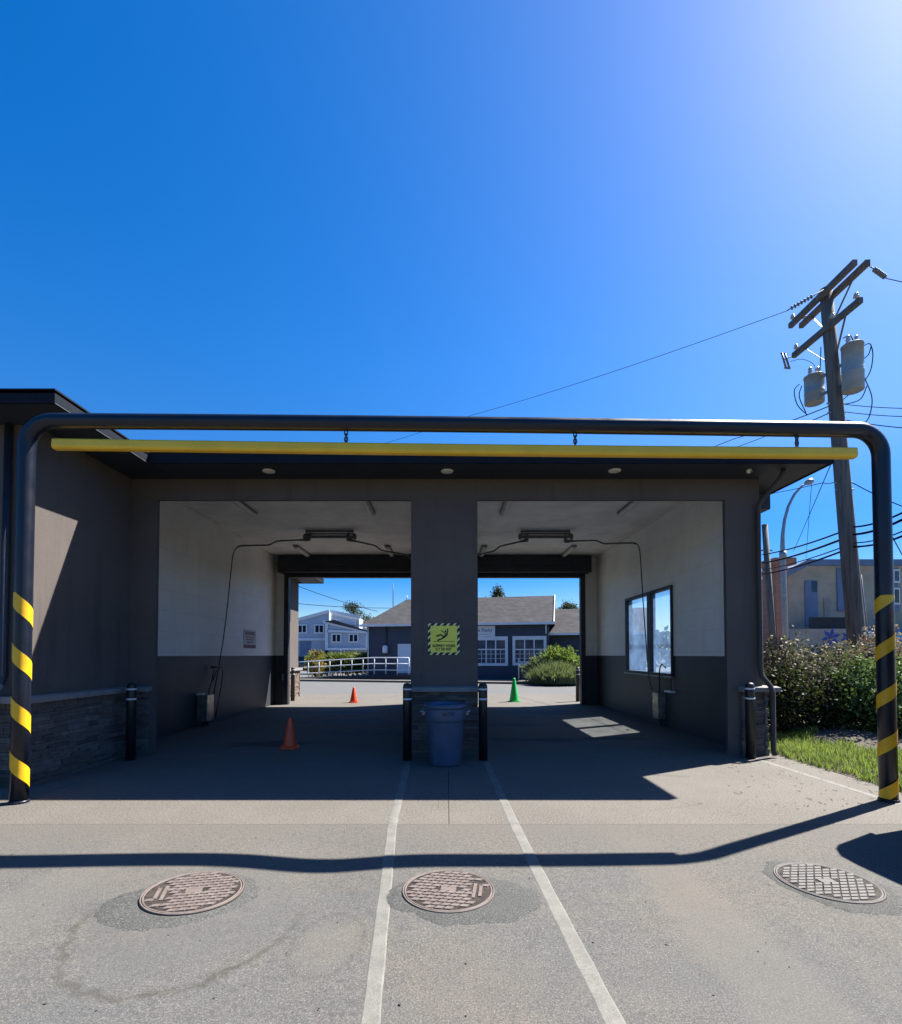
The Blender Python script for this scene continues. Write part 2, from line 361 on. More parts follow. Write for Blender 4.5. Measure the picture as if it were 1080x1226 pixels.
m2 = nd(nt, "ShaderNodeMixShader", {0: .08, 1: m1.outputs[0], 2: gl.outputs[0]})
nt.links.new(m2.outputs[0], nt.nodes['Material Output'].inputs[0]); M['film'] = m
M['dark_glass'] = simple('dark_glass', (.012, .018, .028), .08, .3, 2, spec=.7)
M['dim_glass'] = simple('house_glass', (.03, .045, .07), .1, .5, 1.5, c2=(.10, .12, .15), spec=.6)
M['door_pale'] = simple('pale_door', (.55, .63, .74), .5, .04, 3)
M['car_dark'] = simple('dark_car_paint', (.012, .014, .018), .2, .1, 3, coat=.6)
M['van_paint'] = simple('van_paint', (.16, .17, .19), .25, .05, 2, coat=.6)
M['rubber'] = simple('rubber', (.015, .015, .015), .8)
M['mural_blue'] = None
m, nt, b = new_mat('mural_waves'); p = objc(nt)
wv = nd(nt, "ShaderNodeTexWave", {'Vector': p, 'Scale': .55, 'Distortion': 5.0, 'Detail': 2.0, 'Detail Scale': 1.0}, wave_type='BANDS', bands_direction='Z')
setc(nt, b, mixc(nt, maprange(nt, wv.outputs['Fac'], .35, .8), (.015, .13, .32), (.07, .36, .55))); M['mural_blue'] = m
M['mural_ink'] = simple('mural_flower_blue', (.03, .06, .36), .7)

# ------------------------------------------------------------------ mesh building
class MB:
    def __init__(s): s.v = []; s.f = []; s.sm = []
    def add(s, vs, fs, smooth=False):
        o = len(s.v); s.v += [tuple(v) for v in vs]
        s.f += [tuple(i+o for i in f) for f in fs]; s.sm += [smooth]*len(fs)
        return s
    def box(s, x0, x1, y0, y1, z0, z1):
        return s.add([(x0,y0,z0),(x1,y0,z0),(x1,y1,z0),(x0,y1,z0),(x0,y0,z1),(x1,y0,z1),(x1,y1,z1),(x0,y1,z1)],
                     [(0,3,2,1),(4,5,6,7),(0,1,5,4),(1,2,6,5),(2,3,7,6),(3,0,4,7)])
    def hexa(s, b4, t4):
        return s.add(list(b4)+list(t4), [(0,3,2,1),(4,5,6,7),(0,1,5,4),(1,2,6,5),(2,3,7,6),(3,0,4,7)])
    def obox(s, c, ax, ay, az):   # box from centre and half-axis vectors
        c = Vector(c); ax, ay, az = Vector(ax), Vector(ay), Vector(az)
        b = [c-ax-ay-az, c+ax-ay-az, c+ax+ay-az, c-ax+ay-az]; t = [p+2*az for p in b]
        return s.hexa(b, t)
    def beam(s, a, b, w, h, up=(0,0,1)):
        a, b = Vector(a), Vector(b); d = b-a; dn = d.normalized(); sd_ = dn.cross(Vector(up))
        if sd_.length < 1e-4: sd_ = Vector((1,0,0))
        sd_.normalize(); u = sd_.cross(dn)
        return s.obox((a+b)/2, d/2, sd_*w/2, u*h/2)
    def prism(s, poly, dvec):
        n = len(poly); d = Vector(dvec); a = [Vector(p) for p in poly]
        return s.add(a+[p+d for p in a], [tuple(range(n-1,-1,-1)), tuple(range(n,2*n))]+[(i,(i+1)%n,n+(i+1)%n,n+i) for i in range(n)])
    def tube(s, pts, r, seg=12, caps=True, closed=False):
        pts = [Vector(p) for p in pts]; n = len(pts)
        rr = r if isinstance(r, (list, tuple)) else [r]*n
        tan = []
        for i in range(n):
            if closed: t = pts[(i+1)%n]-pts[i-1]
            else: t = pts[min(i+1,n-1)]-pts[max(i-1,0)]
            tan.append(t.normalized())
        ref = Vector((0,0,1)) if abs(tan[0].z) < .9 else Vector((1,0,0))
        nv = tan[0].cross(ref).normalized(); vs = []
        for i in range(n):
            nv = (nv-tan[i]*nv.dot(tan[i])).normalized(); bn = tan[i].cross(nv)
            for k in range(seg):
                a = 2*math.pi*k/seg
                vs.append(pts[i]+(nv*math.cos(a)+bn*math.sin(a))*rr[i])
        fs = []
        for i in range(n if closed else n-1):
            for k in range(seg):
                j = (i+1)%n
                fs.append((i*seg+k, i*seg+(k+1)%seg, j*seg+(k+1)%seg, j*seg+k))
        s.add(vs, fs, True)
        if caps and not closed:
            o = len(s.v)-len(vs)
            s.f += [tuple(o+k for k in range(seg-1,-1,-1)), tuple(o+(n-1)*seg+k for k in range(seg))]; s.sm += [False, False]
        return s
    def lathe(s, prof, c=(0,0,0), seg=28, axis=None):
        c = Vector(c); vs = []; n = len(prof)
        for (r, z) in prof:
            for k in range(seg):
                a = 2*math.pi*k/seg; vs.append(c+Vector((r*math.cos(a), r*math.sin(a), z)))
        fs = [(i*seg+k, i*seg+(k+1)%seg, (i+1)*seg+(k+1)%seg, (i+1)*seg+k) for i in range(n-1) for k in range(seg)]
        s.add(vs, fs, True)
        o = len(s.v)-len(vs)
        if prof[0][0] > 1e-5: s.f.append(tuple(o+k for k in range(seg-1,-1,-1))); s.sm.append(False)
        if prof[-1][0] > 1e-5: s.f.append(tuple(o+(n-1)*seg+k for k in range(seg))); s.sm.append(False)
        return s
    def leaf(s, c, size, rg, up=.3):
        d = Vector((rg.gauss(0,1), rg.gauss(0,1), rg.gauss(0,1)+up)).normalized()
        q = Vector((rg.gauss(0,1), rg.gauss(0,1), rg.gauss(0,1))); sdv = d.cross(q)
        if sdv.length < 1e-3: return
        sdv.normalize(); L = size*rg.uniform(.7,1.3); c = Vector(c); n = d.cross(sdv)
        s.add([c, c+d*L*.45+sdv*L*.32-n*L*.05, c+d*L, c+d*L*.45-sdv*L*.32-n*L*.05], [(0,1,2,3)])
    def build(s, name, mat, parent=None, world=True, bevel=0, seg=2):
        me = bpy.data.meshes.new(name)
        off = Vector((0,0,0))
        loc = None
        if parent is not None:
            if world: off = root_loc(parent)
        else:
            xs = [v[0] for v in s.v]; ys = [v[1] for v in s.v]; zs = [v[2] for v in s.v]
            off = Vector(((min(xs)+max(xs))/2, (min(ys)+max(ys))/2, min(zs))); loc = off
        me.from_pydata([(v[0]-off.x, v[1]-off.y, v[2]-off.z) for v in s.v], [], s.f)
        me.polygons.foreach_set('use_smooth', s.sm)
        me.materials.append(M[mat] if isinstance(mat, str) else mat); me.update()
        o = bpy.data.objects.new(name, me); COL.objects.link(o)
        if loc is not None: o.location = loc
        if parent is not None: o.parent = parent
        if bevel:
            md = o.modifiers.new('bevel', 'BEVEL'); md.width = bevel; md.segments = seg; md.limit_method = 'ANGLE'
        return o
def build_each(s, name, mat, parent=None, world=True, bevel=0):
    par = list(range(len(s.v)))
    def fnd(i):
        while par[i] != i: par[i] = par[par[i]]; i = par[i]
        return i
    for f in s.f:
        for i in f[1:]: par[fnd(i)] = fnd(f[0])
    grp = {}
    for f, sm in zip(s.f, s.sm): grp.setdefault(fnd(f[0]), []).append((f, sm))
    out = []
    for fs in grp.values():
        mb = MB(); ids = {}
        for f, sm in fs:
            for i in f:
                if i not in ids: ids[i] = len(mb.v); mb.v.append(s.v[i])
            mb.f.append(tuple(ids[i] for i in f)); mb.sm.append(sm)
        out.append(mb.build(name, mat, parent, world, bevel))
    return out
def root_loc(o):
    v = Vector((0,0,0))
    while o is not None: v += o.location; o = o.parent
    return v
def tag(o, label=None, cat=None, group=None, kind=None):
    if label: o['label'] = label
    if cat: o['category'] = cat
    if group: o['group'] = group
    if kind: o['kind'] = kind
    return o
def thing(name, label, cat, loc=(0,0,0), group=None, rz=0):
    o = bpy.data.objects.new(name, None); COL.objects.link(o); o.location = loc; o.rotation_euler = (0,0,rz)
    o.empty_display_size = .1
    return tag(o, label, cat, group)
def copy_tree(o, parent=None):
    c = o.copy(); COL.objects.link(c)
    if parent is not None: c.parent = parent
    for ch in [x for x in bpy.data.objects if x.parent == o]: copy_tree(ch, c)
    return c
def arc(c, r, a0, a1, n, plane='xz'):
    out = []
    for i in range(n+1):
        a = a0+(a1-a0)*i/n
        out.append(Vector((c[0]+r*math.cos(a), c[1], c[2]+r*math.sin(a))))
    return out
def text(body, mat, parent, origin, xdir, zdir, width=None, height=.1, name='lettering', depth=.002, bold=0.0, align='CENTER'):
    cu = bpy.data.curves.new(name, 'FONT'); cu.body = body; cu.extrude = .01; cu.offset = bold
    t = bpy.data.objects.new('tmp_text', cu); COL.objects.link(t)
    bpy.context.view_layer.update()
    me0 = bpy.data.meshes.new_from_object(t.evaluated_get(bpy.context.evaluated_depsgraph_get()))
    bpy.data.objects.remove(t)
    xs = [v.co.x for v in me0.vertices]; ys = [v.co.y for v in me0.vertices]
    w_, h_ = max(xs)-min(xs), max(ys)-min(ys)
    sx = width/w_ if width else height/h_; sy = height/h_
    X, Z = Vector(xdir), Vector(zdir); Nn = X.cross(Z)
    cx = (min(xs)+max(xs))/2 if align == 'CENTER' else max(xs); cyy = (min(ys)+max(ys))/2
    mb = MB()
    vs_ = [Vector(origin)+X*(v.co.x-cx)*sx+Z*(v.co.y-cyy)*sy+Nn*(v.co.z/.01*depth) for v in me0.vertices]
    mb.add(vs_, [tuple(p_.vertices) for p_ in me0.polygons])
    return mb.build(name, mat, parent)

# ------------------------------------------------------------------ ground
def H(x, y):
    if y > 4.63: return 0.0
    f = min(1, (4.63-y)/.45)
    h = -.045*math.exp(-((x+.95)/.5)**2)*math.exp(-((y-3.6)/1.1)**2)
    h += .012*math.exp(-((x+2.4)/.9)**2)*math.exp(-((y-3.5)/1.2)**2)
    h += .006*math.sin(x*1.7+.5)*math.sin(y*1.3)
    return h*f
def grid(x0, x1, y0, y1, nx, ny, dz=0.0):
    mb = MB(); vs = []
    for j in range(ny+1):
        for i in range(nx+1):
            x = x0+(x1-x0)*i/nx; y = y0+(y1-y0)*j/ny
            vs.append((x, y, H(x, y)+dz))
    fs = [(j*(nx+1)+i, j*(nx+1)+i+1, (j+1)*(nx+1)+i+1, (j+1)*(nx+1)+i) for j in range(ny) for i in range(nx)]
    return mb.add(vs, fs, True)
def struct(name, mb, mat):
    return tag(mb.build(name, mat), kind='structure')
t = MB(); t.add([(-900,-900,-.12),(900,-900,-.12),(900,900,-.12),(-900,900,-.12)], [(0,1,2,3)]); struct('ground', t, 'terrain')
g = grid(-9, 9, -2, 4.629, 200, 80)
g.add([(-9,4.629,0),(9,4.629,0),(9,4.629,-.1),(-9,4.629,-.1)], [(0,1,2,3)])
g.add([(-30,-20,-.012),(30,-20,-.012),(30,-2,-.012),(-30,-2,-.012)], [(0,1,2,3)])
g.add([(-30,-2,-.012),(-9,-2,-.012),(-9,4.622,-.012),(-30,4.622,-.012)], [(0,1,2,3)])
g.add([(9,-2,-.012),(30,-2,-.012),(30,4.622,-.012),(9,4.622,-.012)], [(0,1,2,3)])
struct('parking_lot', g, 'asphalt')
# concrete apron and bay floor: slabs with open joints
a = MB()
XJ = [-30, -9, -4.5, .02, 5.12]
YJ = [4.63, 8.0, 12.0, 16.0, 20.0]
for i in range(len(XJ)-1):
    for j in range(len(YJ)-1):
        a.box(XJ[i]+.003, XJ[i+1]-.003, YJ[j]+.002, YJ[j+1]-.002, -.10, 0)
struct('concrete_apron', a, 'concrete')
t = MB(); t.box(-30, 60, 20.004, 24.0, -.11, -.01); t.box(-60, 70, 24.0, 64, -.11, -.01); t.box(5.12+7.0, 60, 4.63, 20.0, -.118, -.02); struct('street', t, 'street')
# soil bank and verge right of the apron
sb = MB(); vs = []; nx, ny = 40, 70
for j in range(ny+1):
    for i in range(nx+1):
        x = 5.13+i*7.0/nx; y = 4.64+j*15.3/ny
        z = .02+.10*min(1, (x-5.13)/1.2)+.05*mnoise.noise((x*.9, y*.9, 0))+.02*mnoise.noise((x*4, y*4, 3))
        z += .14*math.exp(-((x-6.9)/.8)**2-((y-8.7)/.6)**2)
        if x < 5.3: z *= (x-5.13)/.17
        vs.append((x, y, z))
def soil_z(x, y):
    z = .02+.10*min(1, (x-5.13)/1.2)+.05*mnoise.noise((x*.9, y*.9, 0)) + .14*math.exp(-((x-6.9)/.8)**2-((y-8.7)/.6)**2)
    return z
fs = [(j*(nx+1)+i, j*(nx+1)+i+1, (j+1)*(nx+1)+i+1, (j+1)*(nx+1)+i) for j in range(ny) for i in range(nx)]
sb.add(vs, fs, True); struct('soil_bank', sb, 'soil')

# painted lines: worn strips following the surface
def paint_line(pts, wid, z=.004, n=60):
    mb = MB(); vs = []
    (xa, ya), (xb, yb) = pts
    d = Vector((xb-xa, yb-ya, 0)).normalized(); nrm = Vector((-d.y, d.x, 0))*wid/2
    for i in range(n+1):
        x, y = xa+(xb-xa)*i/n, ya+(yb-ya)*i/n
        wv = .96+.03*math.sin(i*.9)+rnd.uniform(-.015, .015)
        for k, dz_ in ((-1.25, -.0025), (-.9, z), (.9, z), (1.25, -.0025)):
            qx, qy = x+k*nrm.x*wv, y+k*nrm.y*wv
            vs.append((qx, qy, H(qx, qy)+dz_))
    mb.add(vs, [(4*i+q, 4*i+q+1, 4*i+q+5, 4*i+q+4) for i in range(n) for q in range(3)], True)
    return mb
M['line'] = worn_paint('worn_line_paint', (.178, .172, .152), (.11, .107, .098))
ln = paint_line(((-.559, 7.3), (-.501, 4.632)), .083); b_ = paint_line(((-.501, 4.63), (-.205, .5)), .08)
ln.add(b_.v, b_.f)
c_ = paint_line(((.565, 7.3), (.617, 4.632)), .088); d_ = paint_line(((.617, 4.63), (.763, .5)), .088)
ln.add(c_.v, c_.f); ln.add(d_.v, d_.f)
e_ = paint_line(((4.60, 7.6), (4.72, 4.64)), .09); ln.add(e_.v, e_.f)
e_ = paint_line(((4.72, 4.62), (4.8, 2.0)), .09); ln.add(e_.v, e_.f)
e_ = paint_line(((-4.5, 4.97), (-5.6, 4.85)), .09); ln.add(e_.v, e_.f)
struct('road_marking', ln, 'line')

# asphalt patches around the manholes
MH = [(-1.649, 3.307, .305, 17), (.010, 3.347, .303, -8), (2.579, 3.443, .305, 3)]
for k, (mx_, my, mr, rot) in enumerate(MH):
    pm = MB(); vs = [(mx_, my, H(mx_, my)+.004)]; n = 120
    for i in range(n):
        a_ = 2*math.pi*i/n
        rr = (.37+.05*math.sin(a_*2+k*2)+.05*mnoise.noise((math.cos(a_)*1.5+k*7, math.sin(a_)*1.5, 1))+.03*mnoise.noise((math.cos(a_)*6+k, math.sin(a_)*6, 5))+.012*mnoise.noise((math.cos(a_)*18+k, math.sin(a_)*18, 2)))
        sx = 1.18 if k != 2 else 1.05
        off = (.10, -.09) if k == 1 else ((-.02, -.09) if k == 0 else (.0, -.06))
        x, y = mx_+off[0]+rr*math.cos(a_)*sx, my+off[1]+rr*math.sin(a_)*1.0
        dx_, dy_ = x-mx_, y-my
        vs.append((x, y, H(x, y)-.003)); x, y = mx_+dx_*.93, my+dy_*.93; vs.append((x, y, H(x, y)+.005)); x, y = mx_+dx_*.6, my+dy_*.6; vs.append((x, y, H(x, y)+.004))
    pm.add(vs, [(0, 3+3*i, 3+3*((i+1)%n)) for i in range(n)]+[(3+3*i-1+q-1, 3+3*((i+1)%n)-1+q-1, 3+3*((i+1)%n)+q-1, 3+3*i+q-1) for i in range(n) for q in (0, 1)], True)
    struct('asphalt_patch', pm, 'patch')

# ------------------------------------------------------------------ manhole covers
MHL = ['rusty round manhole cover left of both painted lines, in stained asphalt',
       'rusty round manhole cover lying between the two painted lines',
       'greyish round manhole cover on the right, nearest the striped post']
def manhole(i):
    x, y, r, rot = MH[i]
    z = H(x, y)
    o = thing('manhole_cover', MHL[i], 'manhole cover', (x, y, z+.004), 'manhole covers in the asphalt', R(rot))
    o.rotation_euler = (math.atan2(H(x, y+.2)-H(x, y-.2), .4), -math.atan2(H(x+.2, y)-H(x-.2, y), .4), R(rot))
    rim = MB(); rim.lathe([(r-.009, -.002), (r-.009, .007), (r-.002, .0075), (r, .004), (r+.004, -.006)], seg=64); rim.build('ring_frame', 'iron' if i < 2 else 'iron_grey', o, world=False)
    cv = MB(); cv.lathe([(.0001, .004), (r-.024, .004)], seg=64)
    cv.lathe([(r-.024, .004), (r-.022, .0082), (r-.014, .0082), (r-.0125, .002), (r-.009, .002)], seg=64)
    rows = 11; pitch = .047
    for j in range(-6, 7):
        for k in range(-7, 8):
            cx_ = (k+(.5 if j % 2 else 0)+.06*j)*.058; cy_ = j*.041
            if math.hypot(abs(cx_)+.024, abs(cy_)+.013) > r-.022: continue
            if abs(cx_) < .062 and abs(cy_) < .03: continue
            if i < 2 and abs(cy_) < .125 and -.236 < cx_*(1 if i == 0 else -1) < -.145: continue
            sk = .010
            b4 = [(cx_-.026-sk, cy_-.0165, .002), (cx_+.024-sk, cy_-.0165, .002), (cx_+.026+sk, cy_+.0165, .002), (cx_-.024+sk, cy_+.0165, .002)]
            t4 = [(cx_+(p_[0]-cx_)*.93, cy_+(p_[1]-cy_)*.9, .0095) for p_ in b4]
            cv.hexa(b4, t4)
    cv.box(-.05, .05, -.024, .024, .002, .0095)
    if i < 2:
        s_ = 1 if i == 0 else -1
        for q in (-.172, -.212):
            xa, xb = sorted((s_*(q-.011), s_*(q+.011)))
            cv.box(xa, xb, -.10 if q > -.2 else -.075, .10 if q > -.2 else .075, .002, .0095)
    cv.build('cover_plate', 'iron' if i < 2 else 'iron_grey', o, world=False)
for i in range(3): manhole(i)

# ------------------------------------------------------------------ car wash building
FY = 7.8
SZ, CZ, OZ = 4.31, 4.64, 3.98       # soffit, ceiling, opening heights
LX, RX = -5.40, 4.74                # interior faces of the bays
bld = thing('car_wash_building', 'dark taupe two bay drive-through car wash garage with stone base', 'building', (0, FY, 0))
fw = MB()
fw.box(-4.95, -4.54, FY, FY+.07, 0, CZ)
fw.box(-4.54, 4.36, FY, FY+.07, OZ, CZ)
fw.box(4.36, 4.9, FY, FY+.07, 0, CZ)
fw.box(-.56, .48, FY, FY+.6, 0, OZ)
fw.box(-5.60, -4.95, FY+.003, FY+.07, 0, CZ)
fw.build('front_wall', 'stucco', bld)
WY0, WY1, WZ0, WZ1 = 10.48, 13.2, 1.10, 3.02     # side window
def holed(mb, x0, x1, y0, y1, z0, z1):
    mb.box(x0, x1, y0, WY0, z0, z1); mb.box(x0, x1, WY1, y1, z0, z1)
    mb.box(x0, x1, WY0, WY1, z0, WZ0); mb.box(x0, x1, WY0, WY1, WZ1, z1)
sw = MB(); holed(sw, RX+.035, 4.9, FY+.07, 16.0, 0, CZ); sw.build('side_wall', 'stucco', bld); MB().box(-5.6, -5.435, FY+.07, 16.0, 0, CZ).build('side_wall', 'stucco', bld)
OL0, OL1, OR0, OR1, BZ = -5.0, -1.0, .92, 4.24, 4.0
rw = MB(); rw.box(-5.435, OL0, 15.83, 16, 0, CZ); rw.box(OL1, OR0, 15.83, 16, 0, CZ); rw.box(OR1, RX+.035, 15.83, 16, 0, CZ)
rw.box(OL0, OL1, 15.83, 16, BZ, CZ); rw.box(OR0, OR1, 15.83, 16, BZ, CZ)
rw.build('rear_wall', 'stucco', bld)
li = MB(); holed(li, RX, RX+.033, FY+.072, 15.828, 0, CZ)
li.box(-5.433, LX, FY+.072, 15.828, 0, CZ)
li.box(LX, OL0, 15.80, 15.828, 0, CZ); li.box(OL1, OR0, 15.80, 15.828, 0, CZ); li.box(OR1, RX, 15.80, 15.828, 0, CZ)
li.box(OL0, OL1, 15.80, 15.828, BZ, CZ); li.box(OR0, OR1, 15.80, 15.828, BZ, CZ)
li.box(LX, -4.56, FY+.072, FY+.085, 0, CZ-.002); li.box(4.38, RX, FY+.072, FY+.085, 0, CZ-.002); li.box(-4.5, 4.3, FY+.072, FY+.085, OZ+.003, CZ-.002)
li.build('interior_lining', 'lining', bld)
dv = MB(); dv.box(-.24, .16, FY+.6, 15.798, 0, CZ-.001); dv.build('dividing_wall', 'lining', bld)
cl = MB(); cl.box(-5.6, 4.9, FY, 16.0, CZ, CZ+.06); cl.build('ceiling', 'ceiling', bld)
# small cove moulding where the ceiling meets the side walls
cm = MB(); cm.box(LX, LX+.03, FY+.3, 15.79, CZ-.045, CZ-.001); cm.box(RX-.03, RX, FY+.3, 15.79, CZ-.045, CZ-.001); build_each(cm, 'ceiling_moulding', 'ceiling', bld)
EX, EY = 5.56, 7.12
rf = MB()
rf.box(-5.6, 5.5, FY+.1, 16.0, CZ+.06, CZ+.14)
rf.hexa([(-4.3, EY+.03, SZ+.13), (EX-.03, EY+.03, SZ+.13), (EX-.03, 16.6, SZ+.13), (-4.3, 16.6, SZ+.13)],
        [(-4.3, EY+.03, SZ+.15), (EX-.03, EY+.03, SZ+.15), (EX-.4, 16.6, CZ+.05), (-4.3, 16.6, CZ+.05)]) if False else None
rf.build('roof', 'dark_trim', bld)
sf = MB()
sf.box(-4.27, EX-.03, EY+.03, FY-.002, SZ, SZ+.02); sf.box(4.902, EX-.03, FY-.002, 16.6, SZ, SZ+.02); sf.box(-5.6, 4.902, 16.002, 16.6, SZ, SZ+.02)
sf.box(5.16, EX-.03, 8.5, 16.6, SZ-.27, SZ-.001)
sf.build('soffit', 'soffit', bld)
fa = MB()
fa.box(-4.27, EX, EY, EY+.03, SZ-.012, SZ+.15); fa.box(EX-.03, EX, EY+.03, 16.6, SZ-.012, SZ+.15); fa.box(-5.6, EX, 16.6, 16.63, SZ-.012, SZ+.15)
fa.box(-4.27, EX-.03, EY+.03, FY-.002, SZ+.10, SZ+.149); fa.box(4.902, EX-.03, FY-.002, 16.6, SZ+.10, SZ+.149); fa.box(-5.6, 4.902, 16.002, 16.6, SZ+.10, SZ+.149)
fa.build('fascia', 'fascia', bld)
dr = MB(); dr.box(-4.2, EX+.006, EY-.008, EY-.002, SZ+.140, SZ+.153); dr.build('drip_edge', 'fascia', bld)

def wains(mb, p0, p1, z0, z1, out, depth=.06, rg=random.Random(3)):
    """stacked ledge stones on a vertical face from p0 to p1 (x,y), growing outwards"""
    p0, p1 = Vector((*p0, 0)), Vector((*p1, 0)); L = (p1-p0).length; d = (p1-p0)/L; o_ = Vector((*out, 0))
    z = z0
    while z < z1-.01:
        h = min(rg.choice((.035, .045, .055, .07)), z1-z)
        if z1-(z+h) < .03: h = z1-z
        s_ = 0
        while s_ < L-.005:
            l = rg.uniform(.10, .42)
            if L-(s_+l) < .08: l = L-s_
            dep = depth*rg.uniform(.45, 1.0)
            a0 = p0+d*(s_+.002); a1 = p0+d*(s_+l-.002)
            q = [a0, a1, a1+o_*(dep+rg.uniform(-.006, .006)), a0+o_*(dep+rg.uniform(-.006, .006))]
            mb.hexa([v+Vector((0, 0, z+.002)) for v in q], [v+Vector((0, 0, z+h-.002)) for v in q])
            s_ += l
        z += h
    return mb
def capmb(x0, x1, y0, y1, z0=.98, z1=1.06):
    return MB().hexa([(x0, y0, z0), (x1, y0, z0), (x1, y1, z0), (x0, y1, z0)], [(x0, y0, z1-.012), (x1, y0, z1-.012), (x1, y1, z1+.006), (x0, y1, z1+.006)])
wains(MB(), (-.56, FY-.001), (.48, FY-.001), 0, .98, (0, -1)).build('stone_wainscot', 'stone', bld)
capmb(-.60, .52, FY-.12, FY-.001).build('sill_cap', 'cap', bld, bevel=.008)
wains(MB(), (-4.86, FY-.001), (-4.62, FY-.001), 0, .98, (0, -1)).build('stone_wainscot', 'stone', bld)
capmb(-4.87, -4.58, FY-.12, FY-.001).build('sill_cap', 'cap', bld, bevel=.008)
ww = wains(MB(), (4.56, FY-.001), (4.9, FY-.001), 0, .98, (0, -1)); wains(ww, (4.901, FY-.06), (4.901, 16), 0, .98, (1, 0), .07)
ww.build('stone_wainscot', 'stone', bld)
cc = capmb(4.52, 5.12, FY-.12, FY-.001); cc.box(4.902, 5.12, FY-.001, 16, .98, 1.06); cc.build('sill_cap', 'cap', bld, bevel=.008)
# downspout at the right corner: from the soffit back to the wall, down, out over the cap, down
ds = MB(); r_ = .036
pts = [(5.02, 7.40, SZ-.005), (5.01, 7.41, SZ-.06), (4.98, 7.46, SZ-.14), (4.87, 7.68, SZ-.36), (4.84, 7.735, SZ-.46), (4.84, 7.74, SZ-.7), (4.84, 7.74, 1.35), (4.85, 7.72, 1.22), (4.915, 7.62, 1.07), (4.93, 7.60, .98), (4.93, 7.60, .10), (4.93, 7.57, .04)]
ds.tube(pts, r_, 10)
ds.build('downspout', 'gutter_paint', bld)
# side window with two filmed panes
wf = MB(); fr = .055
for (y0, y1, z0, z1) in ((WY0, WY1, WZ0, WZ0+fr), (WY0, WY1, WZ1-fr, WZ1), (WY0, WY0+fr, WZ0+fr, WZ1-fr), (WY1-fr, WY1, WZ0+fr, WZ1-fr), (11.60, 11.76, WZ0+fr, WZ1-fr)):
    wf.box(RX-.04, RX+.10, y0, y1, z0, z1)
wfo = wf.build('window', 'dark_trim', bld)
for (y0, y1) in ((WY0+fr, 11.60), (11.76, WY1-fr)):
    MB().box(RX+.03, RX+.036, y0+.001, y1-.001, WZ0+fr+.001, WZ1-fr-.001).build('pane', 'film', wfo)
MB().box(RX-.07, RX-.041, WY0-.03, WY1+.03, WZ0-.035, WZ0-.002).build('sill', 'galv', wfo)
# roll up doors: coil box, guides
for (x0, x1) in ((OL0, OL1), (OR0, OR1)):
    h_ = MB(); h_.box(x0-.22, x1+.22, 15.36, 15.79, BZ+.1, CZ-.03); h_.box(x0, x1, 15.6, 15.79, BZ-.03, BZ+.1)
    h_.box(x0, x1, 15.33, 15.359, BZ+.26, BZ+.29)
    ho = h_.build('roll_up_door', 'dark_trim', bld, bevel=.01)
    for xg in (x0-.02, x1+.02):
        gd = MB(); gd.box(xg-.07, xg+.07, 15.62, 15.797, 0, BZ+.1)
        gd.build('guide_rail', 'dark_trim', ho)
MB().box(-5.16, -5.10, 15.74, 15.799, .75, .95).build('light_switch', 'lamp_white', bld, bevel=.005)

# ------------------------------------------------------------------ adjoining building on the left
adj = thing('adjoining_building', 'dark taupe building wing on the left with stone base', 'building', (-9, 5.95, 0))
wl = MB()
wl.box(-14, -4.95, 5.95, FY-.002, 0, CZ-.2); wl.box(-14, -5.62, FY-.002, 16.0, 0, CZ-.2); wl.box(-14, -5.56, 16.64, 18.75, 0, CZ-.2)
wl.build('wall', 'stucco', adj)
wq = wains(MB(), (-4.949, 5.90), (-4.949, FY-.06), 0, .98, (1, 0), .05); wains(wq, (-14, 5.949), (-4.90, 5.949), 0, .98, (0, -1), .05)
wq.build('stone_wainscot', 'stone', adj)
cp = MB(); cp.hexa([(-4.949, 5.83, .98), (-4.83, 5.83, .98), (-4.83, FY-.125, .98), (-4.949, FY-.125, .98)], [(-4.949, 5.83, 1.066), (-4.83, 5.83, 1.05), (-4.83, FY-.125, 1.05), (-4.949, FY-.125, 1.066)])
cp.box(-14, -4.95, 5.83, 5.948, .98, 1.06); cp.build('sill_cap', 'cap', adj, bevel=.008)
wr = wains(MB(), (-5.559, 16.66), (-5.559, 18.80), 0, .98, (1, 0), .07); wains(wr, (-5.9, 18.751), (-5.49, 18.751), 0, .98, (0, 1), .05); wr.build('stone_wainscot', 'stone_red', adj)
MB().box(-5.559, -5.43, 16.66, 18.9, .98, 1.06).build('sill_cap', 'cap', adj)
AX, AY = -4.28, 5.40
rs = MB(); rs.box(-14, AX, AY, EY-.002, SZ+.10, SZ+.13); rs.box(-14, -4.275, EY-.002, FY, SZ+.10, SZ+.149); rs.box(-14, -5.61, FY, 19.3, SZ+.12, SZ+.16); rs.box(-5.61, -4.75, 16.64, 19.3, SZ+.12, SZ+.16)
